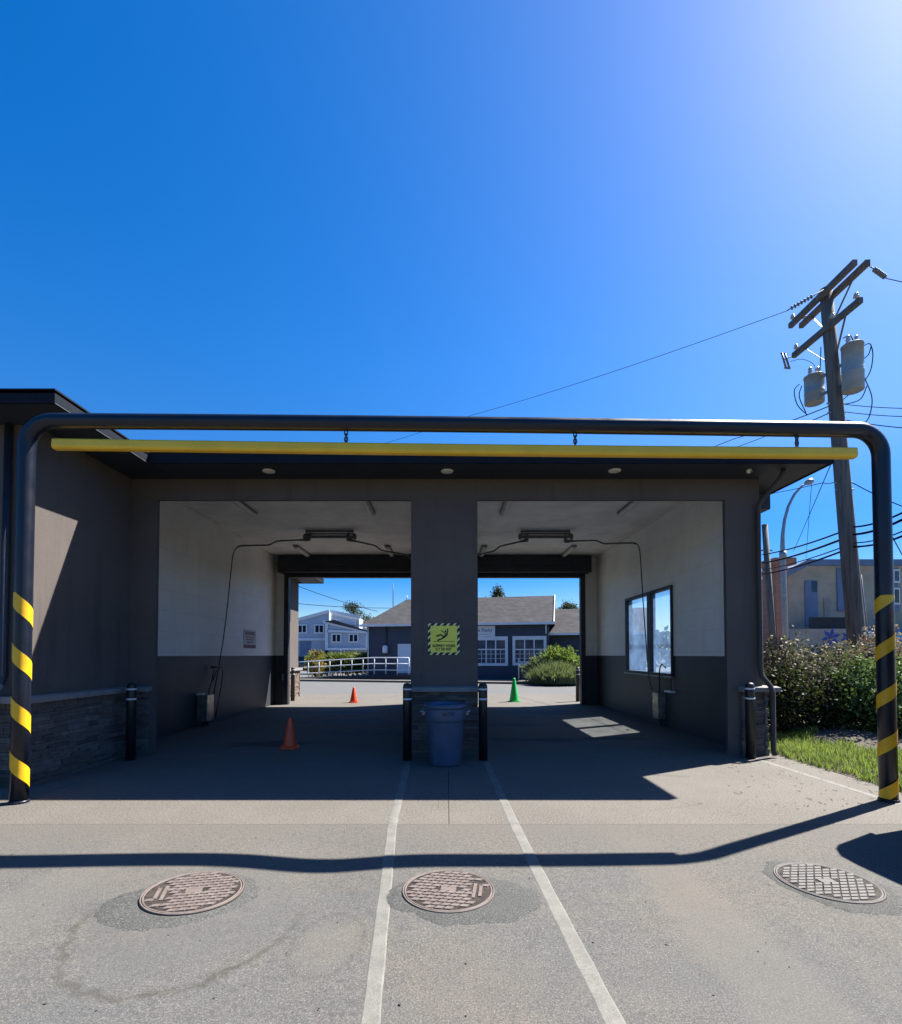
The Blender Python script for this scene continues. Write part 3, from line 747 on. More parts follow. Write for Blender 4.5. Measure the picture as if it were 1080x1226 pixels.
# low hip rising behind the eave
rs.hexa([(-14, AY, SZ+.131), (AX, AY, SZ+.131), (AX-.01, 16, SZ+.151), (-14, 16, SZ+.151)], [(-14, AY+.02, SZ+.133), (AX-.02, AY+.02, SZ+.133), (-5.7, 16, CZ+.05), (-14, 16, CZ+.05)]) if False else None
rs.build('roof', 'dark_trim', adj)
ss = MB(); ss.box(-14, AX-.03, AY+.03, 5.949, SZ, SZ+.02); ss.box(-4.949, AX-.03, 5.949, EY+.03, SZ, SZ+.02); ss.box(-4.949, -4.275, EY+.03, FY-.003, SZ, SZ+.02); ss.build('soffit', 'soffit', adj); MB().box(-5.559, -4.785, 16.64, 19.265, SZ, SZ+.02).build('soffit', 'soffit', adj)
ff = MB(); ff.box(-14, AX, AY, AY+.03, SZ-.012, SZ+.15); ff.box(AX-.03, AX, AY+.03, EY-.002, SZ-.012, SZ+.15); fb_ = MB(); fb_.box(-4.78, -4.75, 16.64, 19.3, SZ-.012, SZ+.15); fb_.box(-14, -4.78, 19.27, 19.3, SZ-.012, SZ+.15); fb_.build('fascia', 'fascia', adj); ff.build('fascia', 'fascia', adj)
MB().box(AX+.001, AX+.006, AY, EY-.01, SZ-.018, SZ-.010).build('drip_edge', 'pipe_grey', adj)
dd = MB(); dd.tube([(-5.22, 5.9, SZ-.02), (-5.22, 5.9, 1.3), (-5.225, 5.87, 1.2), (-5.24, 5.78, 1.05), (-5.24, 5.77, .95), (-5.24, 5.77, .5), (-5.24, 5.77, .05)], .04, 10); dd.build('downspout', 'dark_trim', adj)
de = MB(); de.tube([(-5.225, 5.865, 1.2), (-5.24, 5.77, 1.06), (-5.24, 5.765, .70)], .046, 10); de.build('downspout_elbow', 'galv', adj)
MB().box(-6.1, -5.36, 5.93, 5.949, 1.3, 2.3).build('window', 'dim_glass', adj)

# ------------------------------------------------------------------ lights on the building
SL = ['small round white soffit light above the left bay', 'small round white soffit light above the central pillar', 'small round white soffit light above the right bay']
for (x, y), lb in zip(((-2.67, 7.45), (.005, 7.45), (2.51, 7.43)), SL):
    o = thing('soffit_light', lb, 'light', (x, y, SZ-.001), 'round lights under the front soffit')
    MB().lathe([(.055, -.012), (.088, -.014), (.092, -.006), (.092, 0)], seg=24).build('trim_ring', 'lamp_white', o, world=False)
    MB().lathe([(.0001, -.010), (.054, -.010), (.054, -.004)], seg=24).build('lens', 'fixture_end', o, world=False)
o = thing('security_camera', 'small white dome camera under the right end of the soffit', 'camera', (4.50, 7.40, SZ-.001))
MB().lathe([(.0001, -.055), (.02, -.05), (.032, -.032), (.036, -.02), (.04, -.001)], seg=20).build('dome', 'lamp_white', o, world=False)
MB().tube([(.01, -.02, -.033), (.02, -.05, -.045)], .012, 10).build('lens_barrel', 'fixture_end', o, world=False)

TL = [((-4.18, 9.55), 'slim ceiling tube light over the left bay entrance, nearest the left wall'), ((-1.62, 9.55), 'slim ceiling tube light over the left bay entrance, nearest the central pillar'),
      ((1.22, 9.55), 'slim ceiling tube light over the right bay entrance, nearest the central pillar'), ((3.76, 9.55), 'slim ceiling tube light over the right bay entrance, nearest the window wall'),
      ((-4.25, 14.0), 'slim ceiling tube light at the back of the left bay, nearest the left wall'), ((-1.68, 14.0), 'slim ceiling tube light at the back of the left bay, behind the right boom arm'),
      ((1.06, 14.0), 'slim ceiling tube light at the back of the right bay, behind the left boom arm'), ((3.58, 14.0), 'slim ceiling tube light at the back of the right bay, nearest the window wall')]
tl0 = None
for (x, y), lb in TL:
    if tl0 is None:
        o = tl0 = thing('ceiling_light', lb, 'light', (x, y, CZ-.001), 'tube lights on the bay ceilings')
        MB().box(-.075, .075, 0, 1.25, -.05, 0).build('housing', 'fixture_end', o, world=False, bevel=.008)
        ln_ = MB(); prof = []
        for (ya, yb) in ((.03, 1.22),):
            n = 8; vs = []
            for yy in (ya, yb):
                for k in range(n+1):
                    a_ = math.pi+math.pi*k/n
                    vs.append((.07*math.cos(a_), yy, -.05+.055*math.sin(a_)))
            ln_.add(vs, [(k, k+1, n+1+k+1, n+1+k) for k in range(n)], True)
            ln_.add([vs[k] for k in range(n+1)], [tuple(range(n+1))]); ln_.add([vs[n+1+k] for k in range(n+1)], [tuple(range(n, -1, -1))])
        ln_.build('diffuser', 'tube_light', o, world=False)
    else:
        o = copy_tree(tl0); o.location = (x, y, CZ-.001); tag(o, lb)

# ------------------------------------------------------------------ wash booms
def sag(a, b, s_, n=12):
    a, b = Vector(a), Vector(b)
    return [a.lerp(b, i/n)+Vector((0, 0, -s_*4*(i/n)*(1-i/n))) for i in range(n+1)]
def boom(name_label, mx0, mx1, Y, arm_out, arm_in, hose_pts):
    o = thing('wash_boom', name_label, 'boom', ((mx0+mx1)/2, Y, CZ-.001), 'ceiling wash booms')
    mr = MB()
    mr.box(mx0+.04, mx1-.06, Y-.05, Y+.05, CZ-.05, CZ-.002); mr.box(mx0-.02, mx1+.02, Y-.035, Y+.035, CZ-.19, CZ-.12)
    for x in (mx0+.06, mx0+.17, mx1-.17, mx1-.06): mr.tube([(x, Y, CZ-.05), (x, Y, CZ-.12)], .016, 8)
    mr.tube([(mx0+.05, Y-.02, CZ-.085), (mx1-.05, Y-.02, CZ-.085)], .02, 8)
    for x in (mx0+.02, mx1-.02): mr.tube([(x, Y, CZ-.22), (x, Y, CZ-.08)], .035, 10)
    mr.build('mounting_rail', 'pipe_grey', o)
    for pts in (arm_out, arm_in):
        am = MB(); p0 = Vector(pts[0])
        am.tube([p0+Vector((0, 0, .14)), p0+Vector((0, 0, -.03))], .042, 12)
        am.tube([p0, Vector(pts[0]).lerp(Vector(pts[1]), .35)], [.045, .02], 10)
        sm = [Vector(pts[0])]
        for i in range(1, len(pts)-1):
            a_, b_2, c_2 = Vector(pts[i-1]), Vector(pts[i]), Vector(pts[i+1])
            for tt in (-.15, 0, .15):
                sm.append(b_2.lerp(a_ if tt < 0 else c_2, abs(tt)) if tt else b_2.lerp((a_+c_2)/2, .05))
        sm.append(Vector(pts[-1]))
        am.tube(sm, .021, 10)
        am.build('boom_arm', 'pipe_grey', o)
    hs_ = MB()
    for hp in hose_pts:
        cv_ = []
        for i in range(len(hp)-1):
            for k in range(6):
                p_ = [Vector(hp[max(i-1, 0)]), Vector(hp[i]), Vector(hp[i+1]), Vector(hp[min(i+2, len(hp)-1)])]; t_ = k/6
                cv_.append(.5*((2*p_[1])+(-p_[0]+p_[2])*t_+(2*p_[0]-5*p_[1]+4*p_[2]-p_[3])*t_*t_+(-p_[0]+3*p_[1]-3*p_[2]+p_[3])*t_**3))
        cv_.append(Vector(hp[-1])); hs_.tube(cv_, .013, 8)
    build_each(hs_, 'hose', 'hose', o)
    return o
YB = 12.4
la = [at(370, 646, YB), at(332, 647.6, YB), at(322, 652.6, YB), at(290, 653.3, YB), at(284.6, 654.5, YB)]
lb_ = [at(416.7, 646, YB), at(448.6, 653, 12.9), at(457, 659, 13.0), at(488, 664.6, 13.5), at(492, 668, 13.5)]
boom('grey ceiling boom with black hose on the left bay ceiling', -3.55, -2.27, YB, la, lb_,
     [[at(286, 653.5, YB), at(280.5, 660, YB), at(277.5, 675, 12.35), at(270.8, 739, 12.0), at(264.7, 782, 11.7), at(258, 820, 11.35), at(254.5, 838, 11.2)],
      [at(492, 668, 13.5), at(493, 700, 13.5), at(500, 760, 13.3)]])
ra = [at(677, 648, YB), at(714, 647, 12.3), at(722.6, 651, 12.25), at(757, 650, 12.15), at(761.5, 651, 12.1)]
rb_ = [at(631, 646.5, YB), at(599, 654, 12.9), at(591, 660, 13.0), at(575, 663.5, 13.4), at(568, 666, 13.4)]
boom('grey ceiling boom with black hose on the right bay ceiling', 1.80, 3.12, YB, ra, rb_,
     [[at(760, 650.5, 12.1), at(764, 653, 12.05), at(766.5, 665, 11.9), at(769.5, 712, 11.7), at(773.5, 769, 11.5), at(777, 810, 11.3), at(781, 826, 11.2)],
      [at(568, 666, 13.4), at(565, 700, 13.4), at(560, 760, 13.3)]])

# wand boxes by the walls
wb = thing('wand_holder', 'stainless wand box on the floor by the left bay wall', 'wand holder', (-5.26, 10.95, 0), 'wand boxes of the wash bays')
MB().box(-.115, .115, -.15, .15, .12, .68).build('box', 'steel', wb, world=False, bevel=.008)
lg = MB(); lg.box(-.03, .03, -.10, -.06, 0, .12); lg.box(-.03, .03, .06, .10, 0, .12); build_each(lg, 'foot', 'dark_trim', wb, world=False)
MB().box(-.13, .02, -.165, -.05, .682, .72).build('lid', 'lamp_white', wb, world=False, bevel=.006)
hk = MB(); hk.tube([(-.1, .55, .95), (-.02, .55, 1.18), (.06, .58, 1.28), (.1, .62, 1.18), (.06, .62, .8), (-.02, .6, .3), (-.06, .58, .06)], .011, 8)
hk.tube([(.05, .45, 1.27), (-.11, .45, 1.27)], .02, 8); hk.tube([(.03, .06, .7), (-.02, .35, 1.0), (-.06, .52, 1.22)], .014, 8)
hk.build('spray_wand', 'hose', wb, world=False)
wr_ = thing('wand_holder', 'stainless wand box on the right bay wall below the window', 'wand holder', (4.66, 11.0, 0), 'wand boxes of the wash bays')
MB().box(-.10, .075, -.14, .14, .16, .72).build('box', 'steel', wr_, world=False, bevel=.008)
lg = MB(); lg.box(-.02, .05, -.04, .04, 0, .16); lg.build('foot', 'dark_trim', wr_, world=False)
MB().box(-.03, .075, -.62, -.30, .76, .80).build('lid', 'lamp_white', wr_, world=False, bevel=.006)
hk = MB(); hk.tube([(-.02, -.04, .72), (-.02, -.05, 1.2), (-.01, -.08, 1.31), (.0, -.16, 1.35), (.02, -.28, 1.27)], .015, 8)
hk.tube([(.03, -.5, .8), (.03, -.5, 1.15), (.06, -.5, 1.17)], .01, 8)
hk.build('spray_wand', 'hose', wr_, world=False)

# notice on the left bay wall
no = thing('wall_notice', 'small pale notice with dark red print on the left bay wall', 'sign', (LX, 13.72, 1.98))
MB().box(.0, .012, -.42, .42, -.25, .25).build('board', 'paper', no, world=False)
pr = MB(); xo = .0122
for k in range(9):
    y0 = -.34+k*.076; pr.box(xo, xo+.002, y0, y0+.05, .11, .20)
    if k % 2: pr.box(xo, xo+.003, y0+.015, y0+.034, .135, .15)
for k, wl_ in enumerate((.30, .28, .22)): pr.box(xo, xo+.002, -wl_, wl_, .04-k*.07, .065-k*.07)
pr.box(xo, xo+.002, -.41, .41, -.245, -.16); pr.build('print', 'red_print', no, world=False)

# ------------------------------------------------------------------ clearance frame and hanging bar
XL, XR, YL, YR, ZL, ZR, PR = -4.49, 4.69, 5.30, 5.36, 4.052, 3.982, .081
cf = thing('pipe_archway', 'tall black pipe archway with yellow spiral stripes on both posts', 'pipe archway', ((XL+XR)/2, 5.33, 0))
r_ = .28
path = [Vector((XL, YL, .02)), Vector((XL, YL, 1.2)), Vector((XL, YL, 2.6))]
path += [Vector((XL+r_-r_*math.cos(a_), YL, ZL-r_+r_*math.sin(a_))) for a_ in [R(90)*i/10 for i in range(11)]]
n = 20
path += [Vector((XL+r_, YL, ZL)).lerp(Vector((XR-r_, YR, ZR)), i/n)+Vector((0, 0, .012*math.sin(math.pi*i/n))) for i in range(1, n)]
path += [Vector((XR-r_+r_*math.sin(a_), YR, ZR-r_+r_*math.cos(a_))) for a_ in [R(90)*i/10 for i in range(11)]]
path += [Vector((XR, YR, 2.6)), Vector((XR, YR, 1.2)), Vector((XR, YR, .02))]
MB().tube(path, PR, 24).build('pipe', 'black_paint', cf)
for (x, y) in ((XL, YL), (XR, YR)):
    MB().lathe([(PR+.012, 0.0), (PR+.012, .02), (PR+.001, .03)], (x, y, 0), 24).build('base_collar', 'black_paint', cf)
def helix_band(x, y, zc, rise, hb, z_lo, z_hi, span=R(230), face=-math.pi/2):
    """one tape stripe winding over the front of a post"""
    mb = MB(); vs = []; n = 36; rr = PR+.0025
    for i in range(n+1):
        s_ = -span/2+span*i/n; a_ = face+s_
        zc_ = zc+rise*s_/math.pi
        for z in (zc_-hb/2, zc_+hb/2):
            vs.append((x+rr*math.cos(a_), y+rr*math.sin(a_), min(max(z, z_lo), z_hi)))
    mb.add(vs, [(2*i, 2*i+2, 2*i+3, 2*i+1) for i in range(n) if vs[2*i+1][2]-vs[2*i][2] > .001 or vs[2*i+3][2]-vs[2*i+2][2] > .001], True)
    return mb
# bearing of each post's camera-side face
fl = math.atan2(-YL, -XL); fr_ = math.atan2(-YR, -XR)
for k in range(4):
    zc = 1.55+(784-(730.5+k*63.5))/113.0+.03
    helix_band(XL, YL, zc-.01, -.25, .185, .05, 2.205, face=fl).build('warning_stripe', 'yellow_tape', cf)
for k in range(5):
    zc = 1.55+(784-(721+k*57.0))/112.2+.02
    helix_band(XR, YR, zc, .20, .15, .035, 2.185, face=fr_).build('warning_stripe', 'yellow_tape', cf)

cb = thing('clearance_bar', 'long yellow bar hung on short chains under the black pipe archway', 'clearance bar', (.1, 5.33, 3.7))
bL, bR = Vector((-4.19, 5.30, 3.797)), Vector((4.40, 5.355, 3.722))
yb = MB(); d = (bR-bL); dn = d.normalized()
ring_ = []
prof = [(-.05, -.02), (-.044, .04), (-.032, .055), (.032, .055), (.044, .04), (.05, -.02), (.045, -.043), (.028, -.055), (-.028, -.055), (-.045, -.043)]
nn = 24; vs = []
for i in range(nn+1):
    c_ = bL.lerp(bR, i/nn)+Vector((0, 0, -.010*math.sin(math.pi*i/nn)))
    for (q, z) in prof: vs.append(c_+Vector((0, q, z)))
k_ = len(prof)
yb.add(vs, [(i*k_+j, i*k_+(j+1) % k_, (i+1)*k_+(j+1) % k_, (i+1)*k_+j) for i in range(nn) for j in range(k_)], False)
yb.add([vs[j] for j in range(k_)], [tuple(range(k_))]); yb.add([vs[nn*k_+j] for j in range(k_)], [tuple(range(k_-1, -1, -1))])
yb.build('bar', 'yellow_bar', cb, bevel=.004)
for px in (413, 690.5, 959):
    xw = (px-535)*5.33/600
    t_ = (xw-XL)/(XR-XL); zt = ZL+(ZR-ZL)*t_-PR; zb = bL.z+(bR.z-bL.z)*((xw-bL.x)/(bR.x-bL.x))+.05
    ch = MB(); nl = 4; step = (zt-zb)/(nl-.4)
    for q in range(nl):
        zc = zt-.008-q*step; pts = []
        for i in range(16):
            a_ = 2*math.pi*i/16; rx_, rz_ = .017, .030
            v = (rx_*math.cos(a_), 0, rz_*math.sin(a_)) if q % 2 == 0 else (0, rx_*math.cos(a_), rz_*math.sin(a_))
            pts.append((xw+v[0], 5.335+v[1], zc+v[2]))
        ch.tube(pts, .0065, 8, closed=True)
    ch.build('chain', 'chain', cb)

# ------------------------------------------------------------------ bollards
BL = [((-.585, 7.44), 1.13, 'black bollard with two white bands, left of the blue-grey bin'), ((.535, 7.44), 1.13, 'black bollard with two white bands, right of the blue-grey bin'),
      ((-4.67, 7.44), 1.13, 'black bollard with two white bands before the stone corner at the left bay'), ((4.555, 7.55), 1.13, 'black bollard with two white bands beside the right downspout'),
      ((4.36, 16.72), 1.17, 'black bollard beyond the back opening of the right bay'), ((-5.2, 16.95), 1.17, 'black bollard beyond the back opening of the left bay, by red stone')]
b0 = None
for (x, y), h, lb in BL:
    if b0 is None:
        o = b0 = thing('bollard', lb, 'bollard', (x, y, 0), 'black bollards with white bands')
        MB().lathe([(.066, 0), (.066, 1.07), (.062, 1.10), (.05, 1.122), (.025, 1.132), (.0001, 1.134)], seg=24).build('post', 'bollard', o, world=False)
        for z in (.885, 1.03):
            MB().lathe([(.0664, z), (.0678, z+.002), (.0678, z+.022), (.0664, z+.024)], seg=24).build('white_band', 'white_band', o, world=False)
    else:
        o = copy_tree(b0); o.location = (x, y, 0); tag(o, lb)

# ------------------------------------------------------------------ bin
can = thing('trash_can', 'round blue-grey plastic bin standing against the central stone pillar', 'bin', (-.02, 7.16, 0))
cb_ = MB(); cb_.lathe([(.19, .0), (.215, .004), (.222, .03), (.262, .60), (.268, .62), (.275, .625), (.283, .645), (.286, .78), (.280, .80), (.300, .805), (.305, .82), (.303, .85), (.292, .862), (.280, .855), (.272, .80), (.262, .62), (.21, .04), (.0001, .03)], seg=48)
cb_.build('bin_body', 'can', can, world=False)
for s_ in (-1, 1):
    hb = MB(); hb.tube([(s_*.280, -.07, .74), (s_*.335, -.06, .75), (s_*.345, 0, .752), (s_*.335, .06, .75), (s_*.280, .07, .74)], .016, 10)
    hb.box(min(s_*.285, s_*.33), max(s_*.285, s_*.33), -.05, .05, .70, .735); hb.build('handle', 'handle', can, world=False)
# moulded word on the rim band, bent round the bin
tx = text('BRUTE', 'can_text', can, (-.02, 7.16, .735), (1, 0, 0), (0, 0, 1), .17, .048, depth=.003, bold=.01)
for v in tx.data.vertices:
    a_ = (v.co.x+.04)/.286; dep = .286+.0015-min(0, v.co.y)
    v.co.x, v.co.y = dep*math.sin(a_), -dep*math.cos(a_)

# ------------------------------------------------------------------ cones
def cone(lb, x, y, h, rb, base, mat):
    o = thing('traffic_cone', lb, 'traffic cone', (x, y, 0), 'traffic cones')
    s_ = MB(); s_.lathe([(rb, .03), (rb*.96, .06), (rb*.28, h-.02), (rb*.22, h), (rb*.12, h), (rb*.2, h-.05)], seg=28); s_.build('cone_body', mat, o, world=False)
    q = base/2; s2 = MB(); oc = [(q, q*.62), (q*.62, q), (-q*.62, q), (-q, q*.62), (-q, -q*.62), (-q*.62, -q), (q*.62, -q), (q, -q*.62)]
    s2.prism([(a_, b_2, 0) for a_, b_2 in oc], (0, 0, .03)); s2.build('base', mat, o, world=False, bevel=.006)
    o.rotation_euler.z = R(8)
cone('orange cone on the shaded floor inside the left bay', -2.61, 8.38, .50, .115, .30, 'orange_boosted')
cone('bright orange cone in the sun behind the left bay', -3.03, 16.35, .50, .12, .30, 'orange')
cone('tall green cone in the sun behind the right bay', 2.23, 16.65, .78, .155, .38, 'green_cone')

# ------------------------------------------------------------------ slippery sign on the pillar
SS = .49; scx, scz, sy = -.047, 1.795, FY-.002
sg = thing('warning_sign', 'square lime warning sign about slippery ground on the central pillar', 'sign', (scx, sy, scz))
MB().box(-SS/2, SS/2, -.006, 0, -SS/2, SS/2).build('plate', 'sign_black', sg, world=False)
MB().box(-.206, .206, -.010, -.0062, -.206, .206).build('panel', 'sign_yellow', sg, world=False)
st_ = MB(); e = SS/2; i_ = .207
def clip(poly, axis, val, keep):
    out = []
    for k in range(len(poly)):
        a_, b_2 = poly[k], poly[(k+1) % len(poly)]
        ia, ib = (a_[axis]-val)*keep >= 0, (b_2[axis]-val)*keep >= 0
        if ia: out.append(a_)
        if ia != ib:
            t_ = (val-a_[axis])/(b_2[axis]-a_[axis]); out.append((a_[0]+(b_2[0]-a_[0])*t_, a_[1]+(b_2[1]-a_[1])*t_))
    return out
for (x0, x1, z0, z1) in ((-e, e, i_, e), (-e, e, -e, -i_), (-e, -i_, -i_, i_), (i_, e, -i_, i_)):
    for k in range(-12, 13):
        c0 = k*.098+.02
        poly = [(c0-.6, -.6), (c0-.6+.036, -.6), (c0+.6+.036, .6), (c0+.6, .6)]
        for ax_, v_, kp in ((0, x0, 1), (0, x1, -1), (1, z0, 1), (1, z1, -1)):
            if len(poly) > 2: poly = clip(poly, ax_, v_, kp)
        if len(poly) > 2: st_.prism([(p_[0], -.0062, p_[1]) for p_ in poly], (0, -.002, 0))
st_.build('border_stripes', 'sign_stripe', sg, world=False)
def S(u, v): return Vector(((u-535)/620*SS, -.0115, -(v-495)/620*SS))
pg = MB()
def limb(pts, w_):
    for k in range(len(pts)-1):
        a_, b_2 = S(*pts[k]), S(*pts[k+1]); pg.beam(a_, b_2, w_, .0025, up=(0, 1, 0))
        for q in (a_, b_2):
            pg.prism([(q.x+w_/2*math.cos(R(t_)), -.0104, q.z+w_/2*math.sin(R(t_))) for t_ in range(0, 360, 30)], (0, -.0022-.0003*k, 0))
limb([(608, 295), (614, 350), (590, 405)], .018); limb([(488, 322), (535, 365), (575, 395)], .014)
limb([(592, 395), (575, 425), (530, 460)], .036); limb([(530, 450), (478, 408), (400, 438)], .022); limb([(540, 458), (490, 490), (425, 515)], .024)
limb([(425, 512), (420, 528)], .02); limb([(400, 432), (405, 445)], .02)
hc = S(570, 345); pg.prism([(hc.x+.0165*math.cos(R(t_)), -.0104, hc.z+.0165*math.sin(R(t_))) for t_ in range(0, 360, 20)], (0, -.003, 0))
pg.beam(S(335, 541), S(745, 541), .008, .0025, up=(0, 1, 0))
pg.build('pictogram', 'sign_black', sg, world=False)
text('SLIPPERY WHEN', 'sign_black', sg, (scx, sy-.0105, scz-.1035), (1, 0, 0), (0, 0, 1), .352, .045, depth=.0015, bold=.035)
text('ICY OR WET', 'sign_black', sg, (scx, sy-.0105, scz-.1575), (1, 0, 0), (0, 0, 1), .252, .045, depth=.0015, bold=.035)

# ------------------------------------------------------------------ plants
def cloud(mb, c, rad, nclump, per, size, rg, clump=.22, shell=.55, up=.3, zmin=.03):
    c = Vector(c); rad = Vector(rad)
    for _ in range(nclump):
        while True:
            q = Vector((rg.uniform(-1, 1), rg.uniform(-1, 1), rg.uniform(-1, 1)))
            if shell < q.length < 1: break
        wob = 1+.22*mnoise.noise(q*2.3+c)
        cc_ = c+Vector((q.x*rad.x, q.y*rad.y, q.z*rad.z))*wob
        for _ in range(per):
            p_ = cc_+Vector((rg.gauss(0, clump), rg.gauss(0, clump), rg.gauss(0, clump*.8)))
            if p_.z > zmin: mb.leaf(p_, size, rg, up)
def shrub(name, lb, x, y, h, rx, mat, nclump, per, size, group=None, cat='shrub', ry=None, blossoms=0, seed=1, z0=None):
    rg = random.Random(seed); zb = soil_z(x, y) if z0 is None else z0
    o = thing(name, lb, cat, (x, y, zb-.03), group)
    st = MB()
    for k in range(9):
        a_ = rg.uniform(0, 6.28); l = rg.uniform(.5, .95)
        tip = Vector((math.cos(a_)*rx*.7*l, math.sin(a_)*rx*.6*l, h*l))
        st.tube([(0, 0, 0), tip*.45+Vector((0, 0, h*.12)), tip], [.018, .012, .005], 6)
    st.build('stems', 'bark', o, world=False)
    fo = MB(); cloud(fo, (0, 0, h*.53), (rx, ry or rx*.85, h*.50), nclump, per, size, rg, clump=min(.15, rx*.2), shell=.35)
    for _ in range(nclump//7):    # long shoots above the outline
        a_ = rg.uniform(0, 6.28); bx, by = rg.uniform(0, .7)*rx*math.cos(a_), rg.uniform(0, .7)*rx*math.sin(a_)
        hh = h*rg.uniform(.95, 1.12)
        for k in range(10): fo.leaf((bx+rg.gauss(0, .03), by+rg.gauss(0, .03), hh-.045*k), size, rg, .8)
    fo.build('foliage', mat, o, world=False)
    if blossoms:
        bl = MB()
        for _ in range(blossoms):
            q = Vector((rg.gauss(0, 1), rg.gauss(0, 1), rg.gauss(.4, .8))).normalized()
            c_ = Vector((q.x*rx, q.y*(ry or rx*.85), h*.53+q.z*h*.5))
            for k in range(5): bl.leaf(c_, .05, rg, .3)
        bl.build('blossom', 'petal', o, world=False)
    return o
GS = 'garden shrubs right of the garage'
shrub('rose_bush', 'tall greyish rose bush with pale blooms, nearest the right garage corner', 6.45, 9.75, 1.66, .80, 'rose_leaf', 420, 16, .062, GS, blossoms=40, seed=3)
shrub('rose_bush', 'greyish rose bush in the middle of the shrub row, below the low mural wall', 7.75, 10.0, 1.56, .85, 'rose_leaf', 420, 16, .062, GS, blossoms=40, seed=4)
shrub('red_shrub', 'reddish leaved tall shrub just left of the striped right post', 8.62, 9.9, 1.80, .55, 'red_leaf', 340, 16, .06, GS, seed=5)
shrub('green_shrub', 'low glossy green shrub in front of the taller bushes, left of the right post', 7.85, 9.1, 1.24, .92, 'green_leaf', 480, 16, .075, GS, seed=6)
shrub('green_shrub', 'glossy green shrub right of the striped right post', 9.45, 9.3, 1.55, .85, 'green_leaf', 420, 16, .075, GS, seed=7)
shrub('dark_shrub', 'dark low shrub beside the stone corner of the garage', 6.15, 9.15, 1.15, .55, 'dark_leaf', 260, 16, .06, GS, seed=8)
shrub('dark_shrub', 'dark low shrub between the stone corner and the glossy green shrub', 7.0, 9.25, .95, .6, 'dark_leaf', 260, 16, .06, GS, seed=9)
shrub('green_shrub', 'broad green shrub at the far right edge behind the right post', 10.5, 10.6, 1.7, 1.0, 'green_leaf', 420, 16, .08, GS, seed=10)
# grass of the verge
gr = MB(); rg = random.Random(11)
for _ in range(20000):
    x = rg.uniform(5.1, 8.2); y = rg.uniform(5.0, 9.0)
    # the strip runs from the corner of the garage towards the right post
    lo = 5.05+.10*math.sin(y*3.1)+.06*math.sin(y*9); hi = lo+.35+1.0*max(0, (7.2-abs(y-7.2)*1.6)/7.2)+.2*mnoise.noise((y*2, 0, 0))
    dn_ = mnoise.noise((x*2.2, y*2.2, 7))
    if x < lo or x > hi+.8*max(0, dn_) or dn_ < -.5: continue
    z = soil_z(x, y)*(min(1, max(0, (x-5.13)/.17)) if x < 5.3 else 1)
    a_ = rg.uniform(0, 6.28); l = rg.uniform(.05, .13); le = rg.uniform(.2, .8)*l
    dx, dy = math.cos(a_), math.sin(a_); wdt = .006
    b1, b2 = Vector((x-dy*wdt, y+dx*wdt, z-.01)), Vector((x+dy*wdt, y-dx*wdt, z-.01)); tp = Vector((x+dx*le, y+dy*le, z+l)); md_ = (b1+b2)/2+Vector((dx*le*.35, dy*le*.35, l*.62))
    gr.add([b1, b2, md_+Vector((dy*wdt*.8, -dx*wdt*.8, 0)), md_-Vector((dy*wdt*.8, -dx*wdt*.8, 0)), tp], [(0, 1, 2, 3), (3, 2, 4)])
tag(gr.build('grass', 'grass'), 'sunlit short green grass along the edge of the apron', 'grass', kind='stuff')
# litter: dry leaves and pebbles on the apron by the corner
lt = MB()
for _ in range(170):
    x = rg.gauss(4.2, .7); y = rg.uniform(5.0, 7.9)
    if x > 5.1 or x < 2.0: continue
    a_ = rg.uniform(0, 6.28); l = rg.choice((.010, .016, .022, .05)); s_ = Vector((math.cos(a_)*l, math.sin(a_)*l, 0)); n_ = Vector((-s_.y, s_.x, 0))*(.35 if l < .04 else .1); c_ = Vector((x, y, .006))
    lt.add([c_-s_, c_+n_+Vector((0, 0, .004)), c_+s_, c_-n_], [(0, 1, 2, 3)])
for _ in range(140):
    x = rg.uniform(-3.5, 4.0); y = rg.uniform(1.6, 4.4); l = rg.uniform(.004, .011); z = H(x, y)+.005
    a_ = rg.uniform(0, 6.28); s_ = Vector((math.cos(a_)*l, math.sin(a_)*l, 0)); n_ = Vector((-s_.y, s_.x, 0))*.6; c_ = Vector((x, y, z))
    lt.add([c_-s_, c_+n_+Vector((0, 0, .003)), c_+s_, c_-n_], [(0, 1, 2, 3)])
tag(lt.build('leaf_litter', 'bark'), 'scattered dry leaf bits on the pavement', 'litter', kind='stuff')

# ------------------------------------------------------------------ house across the street
TH = R(13); HO = Vector((-5.07, 32.0, .10))
house = thing('office_house', 'dark navy sided office house with grey shingle roof across the street', 'building', HO, rz=-TH)
ct, st2 = math.cos(TH), math.sin(TH)
def hx(px):
    u = (px-535)/600; return (32*u+5.07)/(ct+u*st2)
def hz(px, py):
    t_ = hx(px); return at(px, py, 32-t_*st2).z-HO.z
HWID = hx(657); EZ = hz(640, 746.0)
wl = MB(); wl.box(0, HWID, 0, 7.2, 0, EZ+.05)
wl.prism([(HWID-.001, 0, EZ), (HWID-.001, 7.2, EZ), (HWID-.001, 3.6, EZ+2.0)], (-.2, 0, 0))
wl.box(HWID, HWID+5.5, .9, 7.2, 0, 2.75)
wl.build('wall', 'navy', house, world=False)
rf = MB(); ov = .35; RZ = EZ+2.02
rf.add([(-ov, -ov, EZ), (HWID+ov, -ov, EZ), (HWID+ov, 3.6, RZ), (1.5, 3.6, RZ), (-ov, 7.5, EZ), (HWID+ov, 7.5, EZ)], [(0, 1, 2, 3), (0, 3, 4), (3, 2, 5, 4)])
rf.add([(-ov, -ov, EZ-.06), (HWID+ov, -ov, EZ-.06), (HWID+ov, 7.5, EZ-.06), (-ov, 7.5, EZ-.06)], [(3, 2, 1, 0)])
rfo = rf.build('roof', 'shingle', house, world=False)
